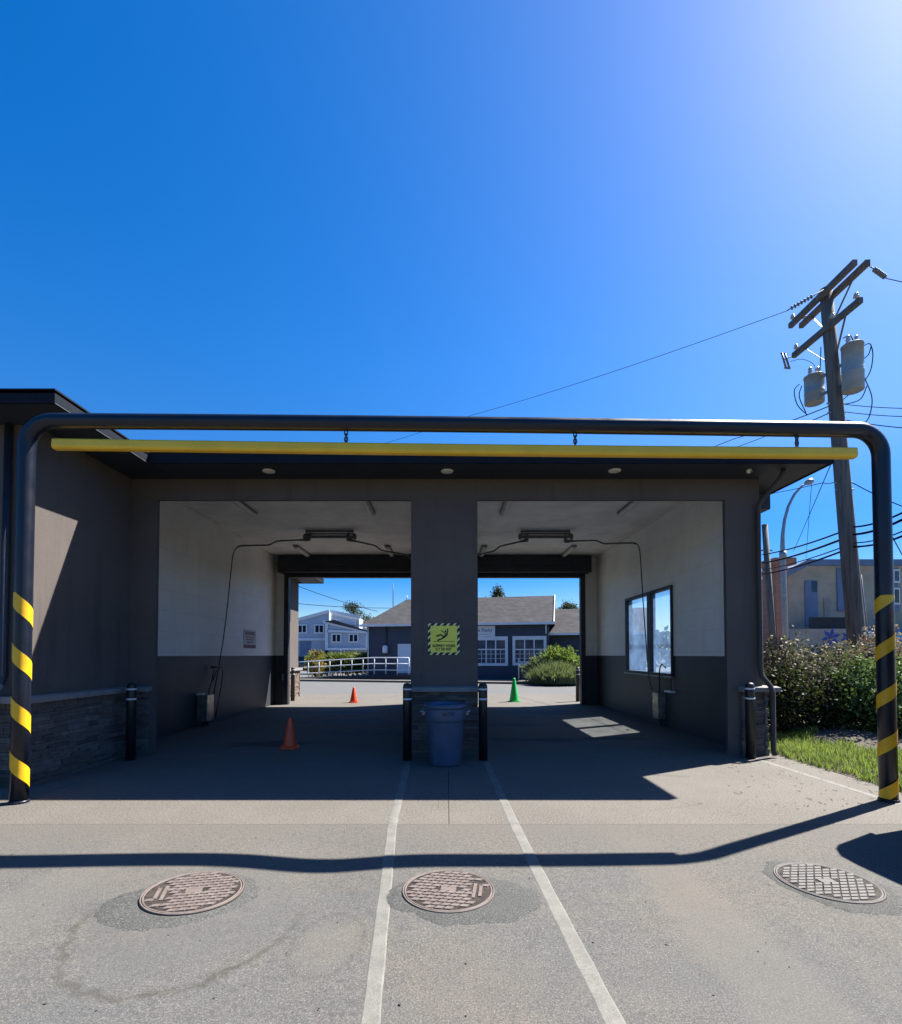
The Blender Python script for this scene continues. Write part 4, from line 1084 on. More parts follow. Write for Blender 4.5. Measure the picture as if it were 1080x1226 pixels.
MB().box(6.0, 6.5, 3.0, 3.3, RZ-.25, RZ-.02).build('roof_vent', 'dark_trim', rfo, world=False)
r2 = MB(); az = 2.72; r2.add([(HWID-.6, .35, az), (HWID+6, .35, az), (HWID+6, 3.9, az+1.75), (HWID+.02, 3.9, az+1.75), (HWID+6, 7.5, az), (HWID+.02, 7.5, az), (HWID-.6, .35, az-.05), (HWID+6, .35, az-.05)], [(0, 1, 2, 3), (3, 2, 4, 5), (0, 1, 7, 6)])
r2.build('annex_roof', 'shingle', house, world=False)
gu = MB(); gu.box(-ov-.02, HWID+ov+.02, -ov-.10, -ov, EZ-.10, EZ+.04); gu.box(HWID-.62, HWID+6, .25, .345, az-.10, az+.03)
gu.beam((HWID+ov-.03, -ov, EZ-.02), (HWID+ov-.03, 3.6, RZ-.02), .05, .18); gu.beam((HWID+ov-.03, 7.5, EZ-.02), (HWID+ov-.03, 3.6, RZ-.02), .05, .18)
gu.build('gutter', 'white', house, world=False)
dsn = MB(); dsn.tube([(.08, -.06, EZ-.1), (.08, -.06, .1)], .045, 8); dsn.tube([(HWID-.15, -.2, EZ-.1), (HWID-.15, -.06, EZ-.35), (HWID-.15, -.06, 2.7)], .04, 8); build_each(dsn, 'downspout', 'white', house, world=False)
def win(x0, x1, z0, z1, cols, rows, split):
    fm = MB(); fr = .16
    fm.box(x0-fr, x1+fr, -.07, -.001, z0-fr, z0); fm.box(x0-fr, x1+fr, -.07, -.001, z1, z1+fr*1.4); fm.box(x0-fr, x0, -.07, -.001, z0, z1); fm.box(x1, x1+fr, -.07, -.001, z0, z1)
    for k in range(1, cols): x = x0+(x1-x0)*k/cols; fm.box(x-.035, x+.035, -.06, -.012, z0, z1)
    zs = z0+(z1-z0)*split; fm.box(x0, x1, -.055, -.012, zs-.035, zs+.035)
    for k in range(cols):
        xa, xb = x0+(x1-x0)*k/cols, x0+(x1-x0)*(k+1)/cols
        for q in (1,): x = xa+(xb-xa)*q/2; fm.box(x-.012, x+.012, -.045, -.012, z0, zs-.036)
    for q in (1, 2): z = z0+(zs-z0)*q/3; fm.box(x0, x1, -.04, -.012, z-.012, z+.012)
    f_ = fm.build('window', 'white', house, world=False)
    MB().box(x0, x1, -.011, -.002, z0, z1).build('pane', 'dim_glass', f_, world=False)
zt, zb = hz(600, 766.5), hz(600, 794)
win(hx(571), hx(605), zb, zt, 3, 2, .60); win(hx(617), hx(651), hz(640, 793.5), hz(640, 766), 3, 2, .58)
dm = MB(); x0, x1 = hx(476.5), hx(476.5)+.95; dm.box(x0, x1, -.05, -.001, .30, hz(480, 771)); dm.build('door', 'door_pale', house, world=False)
MB().lathe([(.0001, 0), (.15, .0), (.17, .1), (.17, .4), (.1, .5), (.0001, .5)], (hx(462), -.14, hz(462, 782)), 12).build('meter_box', 'white', house, world=False)
MB().tube([(hx(463), -.05, hz(463, 775)), (hx(463), -.05, EZ-.12)], .03, 8).build('conduit', 'dark_trim', house, world=False)
sx1 = hx(593); sn = MB(); sn.box(sx1-2.6, sx1, -.10, -.02, hz(590, 762), hz(590, 749.3)); sno = sn.build('name_board', 'white', house, world=False)
hs2 = thing('tmp', 'x', 'x'); bpy.data.objects.remove(hs2)
tmid = (hz(590, 749.3)+hz(590, 762))/2
cu_parent = house
def house_text(body, mat, xr, z, w_, h_):
    cu = bpy.data.curves.new('lettering', 'FONT'); cu.body = body; cu.extrude = .01; cu.offset = .012
    t_ = bpy.data.objects.new('tmp_text', cu); COL.objects.link(t_); bpy.context.view_layer.update()
    me0 = bpy.data.meshes.new_from_object(t_.evaluated_get(bpy.context.evaluated_depsgraph_get())); bpy.data.objects.remove(t_)
    xs = [v.co.x for v in me0.vertices]; ys = [v.co.y for v in me0.vertices]; k = w_/(max(xs)-min(xs)); kz = h_/(max(ys)-min(ys))
    mb = MB(); mb.add([(xr+(v.co.x-max(xs))*k, -.104+v.co.z*.2, z+(v.co.y-min(ys))*kz) for v in me0.vertices], [tuple(p_.vertices) for p_ in me0.polygons])
    return mb.build('lettering', mat, sno, world=False)
house_text('ne Realty', 'slate_panel', sx1-.15, tmid-.10, 1.0, .27)
sub = MB(); sub.box(sx1-1.1, sx1-.35, -.104, -.1003, tmid-.2, tmid-.175); sub.build('small_print', 'slate_panel', sno, world=False)
MB().tube([(hx(452.5)+.1, 2.6, EZ+1.0), (hx(452.5)+.1, 2.6, EZ+3.0)], .025, 8).build('antenna', 'dark_trim', house, world=False)
m1_ = MB(); m1_.tube([(1.55, 3.4, RZ-.3), (1.55, 3.4, RZ+.25)], .03, 8); m1_.build('vent_pipe', 'galv', house, world=False)
mb = MB(); mb.box(hx(512), hx(512)+2, -.1, -.02, .0, .1)
# ramp landing
rp = MB(); ry0 = -1.9
rp.hexa([(-3.9, ry0, -.1), (4.0, ry0, -.1), (4.0, -.02, -.1), (-3.9, -.02, -.1)], [(-3.9, ry0, .02), (4.0, ry0, .30), (4.0, -.02, .30), (-3.9, -.02, .02)])
rp.build('entrance_ramp', 'dark_trim', house, world=False)
# handrail
hr = thing('handrail', 'white two-rail handrail along the entrance ramp of the navy house', 'railing', HO, rz=-TH)
ra_ = MB(); xs_ = [-3.85+k*.72 for k in range(11)]
def rz_(x): return .02+.28*min(1, max(0, (x+3.9)/5.0))
pts_t = [(x, ry0+.05, rz_(x)+.98) for x in xs_]; pts_b = [(x, ry0+.05, rz_(x)+.25) for x in xs_]; pts_m = [(x, ry0+.05, rz_(x)+.62) for x in xs_]
for pp in (pts_t, pts_b, pts_m): ra_.tube(pp, .028, 8)
ra_.build('rail', 'white', hr, world=False)
for x in xs_:
    MB().tube([(x, ry0+.05, rz_(x)-.02), (x, ry0+.05, rz_(x)+.98)], .028, 8).build('post', 'white', hr, world=False)
hr2 = thing('step_rail', 'short white step railing below the right front window of the navy house', 'railing', HO, rz=-TH)
x0 = hx(623); t_ = MB(); t_.tube([(x0, -1.2, 0), (x0, -1.2, 1.25)], .035, 8); t_.tube([(x0, -1.2, 1.05), (x0+1.3, -1.2, 1.02)], .025, 8); t_.tube([(x0+1.3, -1.2, 0), (x0+1.3, -1.2, 1.02)], .03, 8); t_.build('rail', 'white', hr2, world=False)
# kerb and lot of the house
kb = MB()
def hl(x, y): v = Matrix.Rotation(-TH, 3, 'Z') @ Vector((x, y, 0)); return Vector((HO.x+v.x, HO.y+v.y, 0))
A, B, C, D = hl(-3.95, -3.2), hl(30, -3.2), hl(30, 26), hl(-3.95, 26)
kb.hexa([(p_.x, p_.y, -.11) for p_ in (A, B, C, D)], [(p_.x, p_.y, .10) for p_ in (A, B, C, D)])
struct('pavement', kb, 'concrete')

# plants before the house
def tufts(name, lb, px0, px1, Y, h, mat, n, seed, cat='plant', depth=1.0, z0=.1):
    rg = random.Random(seed); xa, xb = (px0-535)*Y/600, (px1-535)*Y/600
    o = thing(name, lb, cat, ((xa+xb)/2, Y, z0))
    mb = MB(); wd = (xb-xa)/2
    for _ in range(n):
        u = rg.uniform(-1, 1); v = rg.uniform(-1, 1)
        if u*u+v*v > 1: continue
        hh = h*(1-.55*(u*u+v*v))*rg.uniform(.6, 1.1); x, y = u*wd*.92, v*depth
        le = rg.gauss(0, .22*h); le2 = rg.gauss(0, .22*h); w_ = .022
        mb.add([(x-w_, y, 0), (x+w_, y, 0), (x+le*.5+w_, y+le2*.5, hh*.7), (x+le*.5-w_, y+le2*.5, hh*.7), (x+le, y+le2, hh)], [(0, 1, 2, 3), (3, 2, 4)])
    mb.build('foliage', mat, o, world=False)
    return o
tufts('ornamental_grass', 'broad mound of tall grey-green grass before the navy house', 633, 698, 25.8, 1.15, 'sage_leaf', 5200, 21)
shrub('lime_shrub', 'bright lime green shrub behind the tall grass mound', 6.1, 27.3, 1.75, 1.15, 'lime_leaf', 260, 14, .16, None, seed=22, z0=.1)
shrub('dome_shrub', 'small rounded grey-green shrub left of the lime shrub', 4.9, 27.2, 1.2, .7, 'sage_leaf', 130, 14, .13, None, seed=23, z0=.1)
hg = thing('hedge', 'long sunlit yellow-green hedge left of the navy house', 'hedge', (-7.3, 34.6, .0))
fo = MB(); rg = random.Random(31)
for _ in range(900):
    c_ = Vector((rg.uniform(-2.2, 2.0), rg.uniform(-.8, .8), rg.uniform(.1, 1)**.7*1.55))
    for _ in range(8):
        p_ = c_+Vector((rg.gauss(0, .13), rg.gauss(0, .13), rg.gauss(0, .1)))
        if p_.z > 0: fo.leaf(p_, .17, rg, .5)
fo.build('foliage', 'hedge_leaf', hg, world=False)
sm_ = MB()
for k in range(12): x = -2+k*.35; sm_.tube([(x, 0, -.1), (x+.05, .05, 1.2)], .03, 6)
sm_.build('stems', 'bark', hg, world=False)
shrub('yellow_shrub', 'small yellow shrub at the left end of the hedge', -8.55, 32.6, 1.75, .55, 'yellow_leaf', 60, 10, .15, None, seed=33, z0=-.01)

# grey apartment house at the back left
gh = thing('townhouse', 'pale grey-blue two storey townhouse with white trim behind the hedge', 'building', (-14, 55, 0))
Yh = 55.0
def hp(px, py, Y=Yh): return at(px, py, Y)
wa = MB(); base = -.02
pa = [hp(345, 801), hp(394, 801), hp(394, 733), hp(345, 746.5)]; pa[0].z = pa[1].z = base
wa.prism(pa, (0, 8, 0))
pb = [hp(390, 801, 53.8), hp(441, 801, 53.8), hp(441, 757, 53.8), hp(390, 745.5, 53.8)]; pb[0].z = pb[1].z = base
wa.prism(pb, (0, 8, 0))
pc = [hp(394, 801, 56.5), hp(430, 801, 56.5), hp(430, 740, 56.5), hp(394, 733.5, 56.5)]; pc[0].z = pc[1].z = base
wa.prism(pc, (0, 7, 0)); wa.build('wall', 'greyblue', gh)
tr_ = MB()
def trim(a_, b_2, w_=.28, Y=Yh, off=.08):
    p0, p1 = hp(*a_, Y-off), hp(*b_2, Y-off); tr_.beam(p0, p1, .14, w_)
trim((343, 745.5), (394.5, 731.8), .35); trim((394, 731.8), (432, 739), .35, 56.4); trim((387, 744), (442, 757), .35, 53.8); trim((392, 755.5), (441, 757), .22, 53.75)
trim((345, 765.5), (391, 765.5), .25); trim((391, 746), (391, 800), .3, 53.75); trim((390, 777), (441, 777), .25, 53.7); trim((441, 757), (441, 800), .3, 53.7)
tr_.build('trim', 'white', gh)
cs = MB(); q = [hp(393.5, 746, 56.3), hp(426, 748.5, 56.3), hp(426, 742.5, 56.3), hp(393.5, 738.5, 56.3)]; cs.prism(q, (0, .1, 0)); cs.build('clerestory_band', 'white', gh)
rr = MB(); rr.prism([hp(388, 744, 53.6), hp(442, 757, 53.6), hp(442, 756, 53.6), hp(400, 742, 53.6)], (0, 8, 0)); rr.build('roof', 'shingle', gh)
def gwin(px0, px1, py0, py1, Y):
    f_ = MB(); a_, b_2 = hp(px0, py0, Y), hp(px1, py1, Y); f_.box(a_.x-.14, b_2.x+.14, Y-.12, Y-.04, b_2.z-.14, a_.z+.14); fo_ = f_.build('window', 'white', gh)
    m_ = (a_.x+b_2.x)/2
    g_ = MB(); g_.box(a_.x, m_-.05, Y-.125, Y-.121, b_2.z, a_.z); g_.box(m_+.05, b_2.x, Y-.125, Y-.121, b_2.z, a_.z); g_.build('pane', 'far_glass', fo_)
for a_ in ((358, 366.5, 749, 757, Yh), (378, 387, 749, 757, Yh), (398.5, 407.5, 760, 768, 53.8), (419, 428, 760, 768, 53.8)): gwin(*a_)
lo = MB(); a_, b_2 = hp(359, 768, Yh), hp(372, 790, Yh); lo.box(a_.x, b_2.x, Yh-.1, Yh-.02, 0, a_.z); a_, b_2 = hp(388, 778.5, 53.6), hp(414, 790, 53.6); lo.box(a_.x, b_2.x, 53.6, 53.75, 0, a_.z); build_each(lo, 'garage_door', 'slate_panel', gh)
fc = MB(); a_, b_2 = hp(416, 778, 50), hp(446, 790, 50); fc.box(a_.x, b_2.x, 50, 50.08, 0, a_.z); tag(fc.build('board_fence', 'beige_dark'), 'weathered grey board fence behind the hedge', 'fence')

# parked car far left
cr = thing('parked_car', 'dark parked car beyond the street at the left edge of the left bay view', 'car', (-11.3, 40.5, -.01))
cbm = MB(); sec = [(-2.2, .35, .75), (-2.1, .3, .9), (-1.2, .3, 1.0), (-.6, .3, 1.45), (.9, .3, 1.48), (1.6, .3, 1.05), (2.1, .3, .95), (2.2, .35, .7)]
vs = []
for (x, zl, zh) in sec:
    for (y, z) in ((-.85, zl), (-.88, (zl+zh)/2 if zh < 1.1 else .9), (-.68 if zh > 1.1 else -.82, zh), (.68 if zh > 1.1 else .82, zh), (.88, .9 if zh > 1.1 else (zl+zh)/2), (.85, zl)): vs.append((x, y, z))
cbm.add(vs, [(i*6+k, (i+1)*6+k, (i+1)*6+(k+1) % 6, i*6+(k+1) % 6) for i in range(7) for k in range(6)]+[(0, 1, 2, 3, 4, 5), tuple(range(47, 41, -1))], True); cbm.build('body', 'car_dark', cr, world=False)
for (x, y) in ((-1.35, -.8), (1.35, -.8), (-1.35, .8), (1.35, .8)):
    MB().tube([(x, y-.1, .32), (x, y+.1, .32)], .32, 18).build('wheel', 'rubber', cr, world=False)
gw = MB(); gw.add([(-1.1, -.875, .98), (1.3, -.875, 1.0), (.85, -.72, 1.4), (-.6, -.72, 1.4)], [(0, 1, 2, 3)]); gw.add([(1.62, -.7, 1.06), (1.62, .7, 1.06), (.95, .6, 1.45), (.95, -.6, 1.45)], [(0, 1, 2, 3)]); gw.build('side_window', 'dark_glass', cr, world=False)

# far trees
def tree(lb, px, Y, h, blobs, mat, seed, size=.35, per=12, name='tree'):
    rg = random.Random(seed); x = (px-535)*Y/600
    o = thing(name, lb, 'tree', (x, Y, -.1))
    tk = MB(); tk.tube([(0, 0, 0), (.1, 0, h*.4), (.02, 0, h*.85)], [.25, .17, .05], 8)
    for (bx, bz, brx, brz, n_) in blobs:
        tk.tube([(.05, 0, h*.45), (bx*.5, 0, (bz+h*.45)/2+.3), (bx, 0, bz)], [.12, .08, .03], 6)
    tk.build('trunk', 'bark', o, world=False)
    cw = MB()
    for (bx, bz, brx, brz, n_) in blobs: cloud(cw, (bx, 0, bz), (brx, brx*.8, brz), n_, per, size, rg, clump=.28, shell=.2, up=.4)
    cw.build('crown', mat, o, world=False)
tree('windswept dark pine with open branches between the townhouse and the navy house', 430, 60, 7.6, [(-.9, 7.35, .95, .5, 50), (-.3, 6.7, .8, .4, 24), (.8, 5.9, 1.1, .4, 36), (1.6, 5.1, 1.1, .4, 34), (.1, 5.0, .9, .35, 22), (-.5, 4.3, 1.1, .4, 26)], 'dark_leaf', 41, .17, 16, 'pine_tree')
blobs = [(0, 9.7-.33*k, .12+.17*k, .25, 10+9*k) for k in range(9)]+[(-1.7, 7.9, .3, .35, 24), (-1.7, 7.3, .55, .4, 40), (-1.2, 6.8, .8, .4, 40)]
tree('dark conifer rising behind the navy house roof', 596, 62, 10.4, blobs, 'dark_leaf', 42, .2, 16, 'conifer_tree')
tree('small round dark tree behind the annex roof of the navy house', 681, 60, 8.0, [(0, 7.3, .7, .5, 70), (-.5, 6.7, .7, .6, 60), (.5, 6.6, .7, .6, 60), (0, 6.0, 1.2, .6, 60)], 'dark_leaf', 43, .18, 14, 'round_tree')
tl_ = MB(); rg = random.Random(77)
for k in range(1500):
    x = rg.uniform(12, 75); hh = 4.2+1.6*mnoise.noise((x*.25, 0, 0)); c_ = Vector((x, 70+rg.uniform(-2, 2), hh*rg.uniform(0, 1)**.6))
    for _ in range(7): tl_.leaf(c_+Vector((rg.gauss(0, .5), rg.gauss(0, .5), rg.gauss(0, .35))), .75, rg, .3)
tag(tl_.build('far_trees', 'dark_leaf'), 'far off band of dark trees beyond the street', 'trees', kind='stuff')

# ------------------------------------------------------------------ utility pole
UY = 11.0
ub = at(1032.5, 775, UY); ub.z = .05; ut = at(988.7, 346, UY)
up_ = thing('utility_pole', 'tall leaning wooden utility pole with crossarms and two grey transformers', 'utility pole', (ub.x, ub.y, 0))
def upt(z):
    t_ = (z-ub.z)/(ut.z-ub.z); return ub.lerp(ut, t_)
MB().tube([upt(-.2), upt(2), upt(4), upt(6), upt(8), ut], [.185, .172, .16, .147, .132, .12], 18).build('pole', 'wood', up_)
arms = []
for (a_, b_2) in (((946, 390.5, 11.98), (1024, 313.7, 10.0)), ((958.7, 390.5, 11.98), (1039.5, 313.7, 10.0)), ((950, 426, 11.94), (1031, 358.6, 10.05))):
    p0, p1 = at(*a_), at(*b_2); arms.append((p0, p1)); MB().beam(p0, p1, .10, .125).build('crossarm', 'wood', up_, bevel=.01)
br_ = MB()
for (p0, p1) in arms[1:]:
    for t_ in (.2, .8):
        q = p0.lerp(p1, t_); c_ = upt(q.z-.65); br_.beam(q+Vector((0, 0, -.06)), c_+Vector((.0, .12 if t_ < .5 else -.12, 0)), .035, .012)
build_each(br_, 'arm_brace', 'pipe_grey', up_)
def insul(p, up=Vector((0, 0, 1)), s_=1.0):
    MB().lathe([(.015*s_, 0), (.015*s_, .07*s_), (.055*s_, .075*s_), (.05*s_, .10*s_), (.03*s_, .11*s_), (.045*s_, .13*s_), (.035*s_, .16*s_), (.0001, .165*s_)], p, 12).build('insulator', 'porcelain', up_)
for (p0, p1), ts in zip(arms, ((.05,), (.06,), (.05, .62, .94))):
    for t_ in ts: insul(p0.lerp(p1, t_)+Vector((0, 0, .055)))
# strings of dead-end discs
def string(p, q):
    mb = MB(); p, q = Vector(p), Vector(q); n_ = 7
    mb.tube([p, q], .012, 6)
    for k in range(n_):
        c_ = p.lerp(q, .35+.6*k/n_); d_2 = (q-p).normalized()*.012; mb.tube([c_-d_2, c_+d_2], .045, 10)
    mb.build('dead_end_insulator', 'fixture_end', up_)
string(arms[0][0].lerp(arms[0][1], .62)+Vector((-.06, 0, 0)), at(942, 372, 11.1)); string(arms[1][1]+Vector((.04, .05, -.02)), at(1062, 333.5, 10.2))
def transformer(cpx, cpy, Y, r, hgt, lbl):
    c_ = at(cpx, cpy, Y); tm = MB(); z0 = c_.z-hgt/2
    tm.lathe([(r*.9, 0), (r, .015), (r, hgt*.38), (r*1.03, hgt*.39), (r*1.03, hgt*.41), (r, hgt*.42), (r, hgt-.03), (r*1.05, hgt-.03), (r*1.05, hgt), (r*.9, hgt+.02), (r*.4, hgt+.05), (.0001, hgt+.055)], (c_.x, c_.y, z0), 28)
    to = tm.build('transformer', 'transformer', up_)
    for s_ in (-1, 1):
        MB().lathe([(.03, 0), (.05, .04), (.03, .06), (.05, .10), (.03, .12), (.045, .16), (.02, .2)], (c_.x+s_*r*.45, c_.y, z0+hgt+.02), 10).build('bushing', 'porcelain', to)
    pc_ = upt(c_.z+.2); pd_ = upt(c_.z-.2); bk = MB()
    bk.beam((c_.x, c_.y, c_.z+.2), pc_, .06, .05); bk.beam((c_.x, c_.y, c_.z-.2), pd_, .06, .05); build_each(bk, 'bracket', 'galv', to)
    return c_
tL = transformer(975, 467, 11.45, .195, .64, ''); tR = transformer(1021, 441, 10.6, .195, 1.0, '')
# fused cutout at the end of the lower arm, and loose jumper cables
e0 = arms[2][0]; cz_ = at(938, 431, 12.0)
ck = MB(); ck.tube([e0, cz_], .012, 6); ck.tube([cz_+Vector((-.04, 0, .18)), cz_+Vector((.06, 0, -.2))], .022, 8); ck.tube([cz_+Vector((.04, 0, .16)), cz_+Vector((.14, 0, -.2))], .022, 8); ck.beam(cz_+Vector((-.06, 0, .17)), cz_+Vector((.08, 0, .15)), .03, .03); ck.beam(cz_+Vector((.02, 0, -.19)), cz_+Vector((.16, 0, -.21)), .03, .03); ck.build('fuse_cutout', 'fixture_end', up_)
jm = MB()
def spl(pp, r=.010):
    cv_ = []; pp = [Vector(p_) for p_ in pp]
    for i in range(len(pp)-1):
        for k in range(7):
            p_ = [pp[max(i-1, 0)], pp[i], pp[i+1], pp[min(i+2, len(pp)-1)]]; t_ = k/7
            cv_.append(.5*((2*p_[1])+(-p_[0]+p_[2])*t_+(2*p_[0]-5*p_[1]+4*p_[2]-p_[3])*t_*t_+(-p_[0]+3*p_[1]-3*p_[2]+p_[3])*t_**3))
    cv_.append(pp[-1]); jm.tube(cv_, r, 6)
spl([at(1034, 414, 10.6), at(1042, 412, 10.6), at(1045, 428, 10.6), at(1038, 452, 10.65), at(1010, 478, 10.9)])
spl([at(1034, 430, 10.6), at(1040, 424, 10.6), at(1043, 415, 10.6)]); spl([at(1035, 452, 10.6), at(1044, 476, 10.6), at(1041, 498, 10.6), at(1034, 508, 10.7)])
spl([at(957, 460, 11.4), at(951, 468, 11.4), at(955, 485, 11.4), at(967, 497, 11.4)]); spl([at(960, 462, 11.4), at(957, 475, 11.4), at(965, 494, 11.4)])
spl([at(1012, 484, 10.9), at(1030, 478, 10.7), at(1038, 462, 10.6)]); spl([at(983, 415, 11.2), at(982, 440, 11.3), at(981, 452, 11.4)]); spl([at(1009, 405, 10.8), at(1018, 402, 10.6), at(1023, 412, 10.6)])
spl([at(946, 433, 11.9), at(960, 430, 11.7), at(974, 436, 11.5), at(976, 446, 11.45)], .006)
build_each(jm, 'jumper_cable', 'cable', up_)
for py in (483, 494, 578, 586, 655):
    c_ = at(996+(py-460)*.105+8, py, UY)
    MB().tube([c_+Vector((-.30, 0, 0)), c_+Vector((.08, 0, 0))], .022, 8).build('service_bolt', 'galv', up_)
st_l = MB(); st_l.tube([at(1031, 688, 10.8), at(1040, 770, 10.8)], .012, 6); st_l.build('ground_wire', 'galv', up_)

# second pole and street lamp
p2b, p2t = at(929, 775, 18), at(915.5, 628, 18); p2b.z = 0
p2 = thing('wooden_pole', 'thin leaning wooden pole just right of the garage corner', 'pole', (p2b.x, p2b.y, 0))
MB().tube([p2b-Vector((0, 0, .1)), p2b.lerp(p2t, .5), p2t], [.12, .11, .095], 12).build('shaft', 'wood', p2)
MB().tube([p2b.lerp(p2t, .05)+Vector((.13, 0, 0)), p2t.lerp(p2b, .2)+Vector((.11, 0, 0))], .03, 8).build('conduit', 'cable', p2)
MB().beam(p2t.lerp(p2b, .15)+Vector((-.2, 0, 0)), p2t.lerp(p2b, .15)+Vector((.2, 0, 0)), .05, .05).build('bracket', 'galv', p2)
LY = 20.0; lb0 = at(941.5, 775, LY); lb0.z = 0
lp = thing('street_lamp', 'grey curved street lamp before the beige apartment building', 'street lamp', (lb0.x, lb0.y, 0))
lpp = [lb0, at(938.5, 700, LY), at(937, 655, LY), at(937.2, 640, LY), at(939.5, 622, LY), at(944, 606, LY), at(951, 592, LY), at(960, 582, LY), at(968, 577.5, LY)]
MB().tube(lpp, [.115, .10, .085, .07, .06, .055, .05, .045, .04], 14).build('mast', 'galv', lp)
MB().tube([at(937.5, 670, LY), at(937.4, 660, LY)], .13, 14).build('collar', 'galv', lp)
hd = MB(); h0, h1 = at(964, 578.5, LY), at(974, 575, LY)
hd.tube([h0, h0.lerp(h1, .35), h0.lerp(h1, .8), h1], [.05, .12, .11, .04], 12); hd.build('lamp_head', 'galv', lp)

# cables
def cable(lb, pts_, r=.014, s_=.05, grp='overhead cables'):
    mb = MB(); out = []
    for i in range(len(pts_)-1):
        seg_ = sag(pts_[i], pts_[i+1], s_, 14); out += seg_ if i == 0 else seg_[1:]
    mb.tube(out, r, 6); return tag(mb.build('overhead_cable', 'cable'), lb, 'cable', grp)
def three(y2, ym, y3):
    return [at(913, y2, 18), at(1022, ym, 10.85), at(1095, y3, 9.7)]
e_ = [('topmost', 664, 631, 606, .020), ('second', 674, 640, 614, .026), ('third', 682, 650, 629, .014), ('lowest thick', 687.5, 654.5, 635, .022)]
LBL = ['topmost of the dark cables slanting between the thin pole and the utility pole', 'thick second cable from the top between the thin pole and the utility pole', 'thin third cable from the top between the thin pole and the utility pole', 'lowest thick cable slanting between the thin pole and the utility pole']
for k, (nm, a_, b_2, c_, r) in enumerate(e_): cable(LBL[k], three(a_, b_2, c_), r, .08)
WT = at(944, 371.5, 11.1)
cable('single thin wire crossing the blue sky down to the garage roof', [WT, at(565, 497, 19.0), at(380, 552, 24)], .0065, .1)
cable('thin wire running left from the utility pole just above the black pipe', [at(996, 485, 11), at(880, 525, 17), at(780, 560, 24)], .012, .05)
cable('thin wire running left from the utility pole, hidden partly by the black pipe', [at(996, 493, 11), at(930, 517, 17), at(850, 545, 24)], .012, .05)
cable('upper one of the wires leaving the utility pole towards the right edge', [at(1011, 484, 11), at(1090, 489, 9.9)], .008, .02)
cable('middle one of the wires leaving the utility pole towards the right edge', [at(1011, 493, 11), at(1090, 499, 9.9)], .008, .02)
cable('lower one of the wires leaving the utility pole towards the right edge', [at(1013, 503, 11), at(1090, 513, 9.9)], .010, .02)
cable('thin far wire at the top right beyond the insulator string', [at(1062, 333.5, 10.2), at(1100, 342, 9.9)], .008, .0)
cable('upper side wire from the utility pole past the right post', [at(1019, 577, 11), at(1090, 610, 10.2)], .011, .03)
cable('slack side wire from the utility pole towards the street lamp', [at(1012, 582, 10.9), at(1000, 577, 12.5), at(985, 578, 15), at(905, 594, 22)], .012, .03)
cable('diagonal guy wire seen between the eave and the street lamp', [at(996, 553, 11.3), at(950, 660, 24)], .010, .02)
cable('thin vertical drop wire right of the street lamp', [at(972, 576, 20), at(965, 668, 29)], .010, .01)
cable('upper far wire seen through the left bay', [at(345, 697, 38), at(452, 732, 44)], .022, .15)
cable('lower far wire seen through the left bay', [at(345, 721.5, 38), at(470, 728, 44)], .022, .12)
cable('short stay wire with a turnbuckle right of the right post', [at(1062, 630, 10), at(1095, 690, 9.5)], .009, .02)

# ------------------------------------------------------------------ beige apartment building
AYb = 30.0
ap = thing('apartment_building', 'beige apartment building with slate panels and a red brick chimney', 'building', (24, AYb, 0))
def q_(px, py, Y=AYb): return at(px, py, Y)
aw = MB()
pts = [q_(939, 690), q_(950, 684), q_(966, 677), q_(1400, 677)]
poly = [Vector((pts[0].x, AYb, 2.6)), Vector((pts[-1].x, AYb, 2.6))]+pts[::-1]
aw.prism(poly, (0, 12, 0))
p0, p1 = q_(905, 690, 33), q_(940, 690, 33); aw.box(p0.x, p1.x, 33, 44, 0, p0.z); aw.build('wall', 'beige', ap)
pd = MB(); p0 = q_(941, 757, AYb-1.8); pd.box(p0.x, q_(1400, 700).x, AYb-1.8, AYb+10, 0, q_(960, 753, AYb-1.8).z); pd.build('podium_wall', 'beige_dark', ap)
rt = MB(); rr_ = [q_(936, 690.5, AYb-.4), q_(950, 682, AYb-.4), q_(967, 673.5, AYb-.4), q_(1400, 673.5, AYb-.4)]
for i in range(3): rt.beam(rr_[i], rr_[i+1], .25, .35)
p0, p1 = q_(905, 688, 32.7), q_(938, 688, 32.7); rt.beam(p0, p1, .3, .35)
rp_ = rr_; rt.prism([Vector((rp_[0].x, AYb, rp_[0].z)), Vector((rp_[1].x, AYb, rp_[1].z)), Vector((rp_[2].x, AYb, rp_[2].z)), Vector((rp_[3].x, AYb, rp_[3].z)), Vector((rp_[3].x, AYb, rp_[3].z+.12)), Vector((rp_[2].x, AYb, rp_[2].z+.12)), Vector((rp_[0].x, AYb, rp_[0].z+.12))], (0, 12.2, 0))
rt.build('roof', 'slate_panel', ap)
chm = MB(); a_, b_2 = q_(928.5, 676, 28), q_(943, 676, 28); chm.box(a_.x, b_2.x, 28, 29.2, 0, a_.z)
c0, c1 = q_(927.5, 667.5, 27.9), q_(954, 680, 27.9); chm.box(c0.x, c1.x, 27.9, 29.3, a_.z, c0.z); chm.build('chimney', 'brick', ap)
def pane(px0, px1, py0, py1, mat, name, Y=AYb, d_3=.05, parent=ap):
    a_, b_2 = q_(px0, py0, Y), q_(px1, py1, Y); return MB().box(a_.x, b_2.x, Y-d_3, Y-.002, b_2.z, a_.z).build(name, mat, parent)
dn2 = pane(963, 979, 695, 750, 'slate_panel', 'balcony_door'); pane(971, 978, 696, 709, 'dark_glass', 'pane', d_3=.06, parent=dn2)
pane(986, 994, 716, 750, 'beige_dark', 'blind_panel')
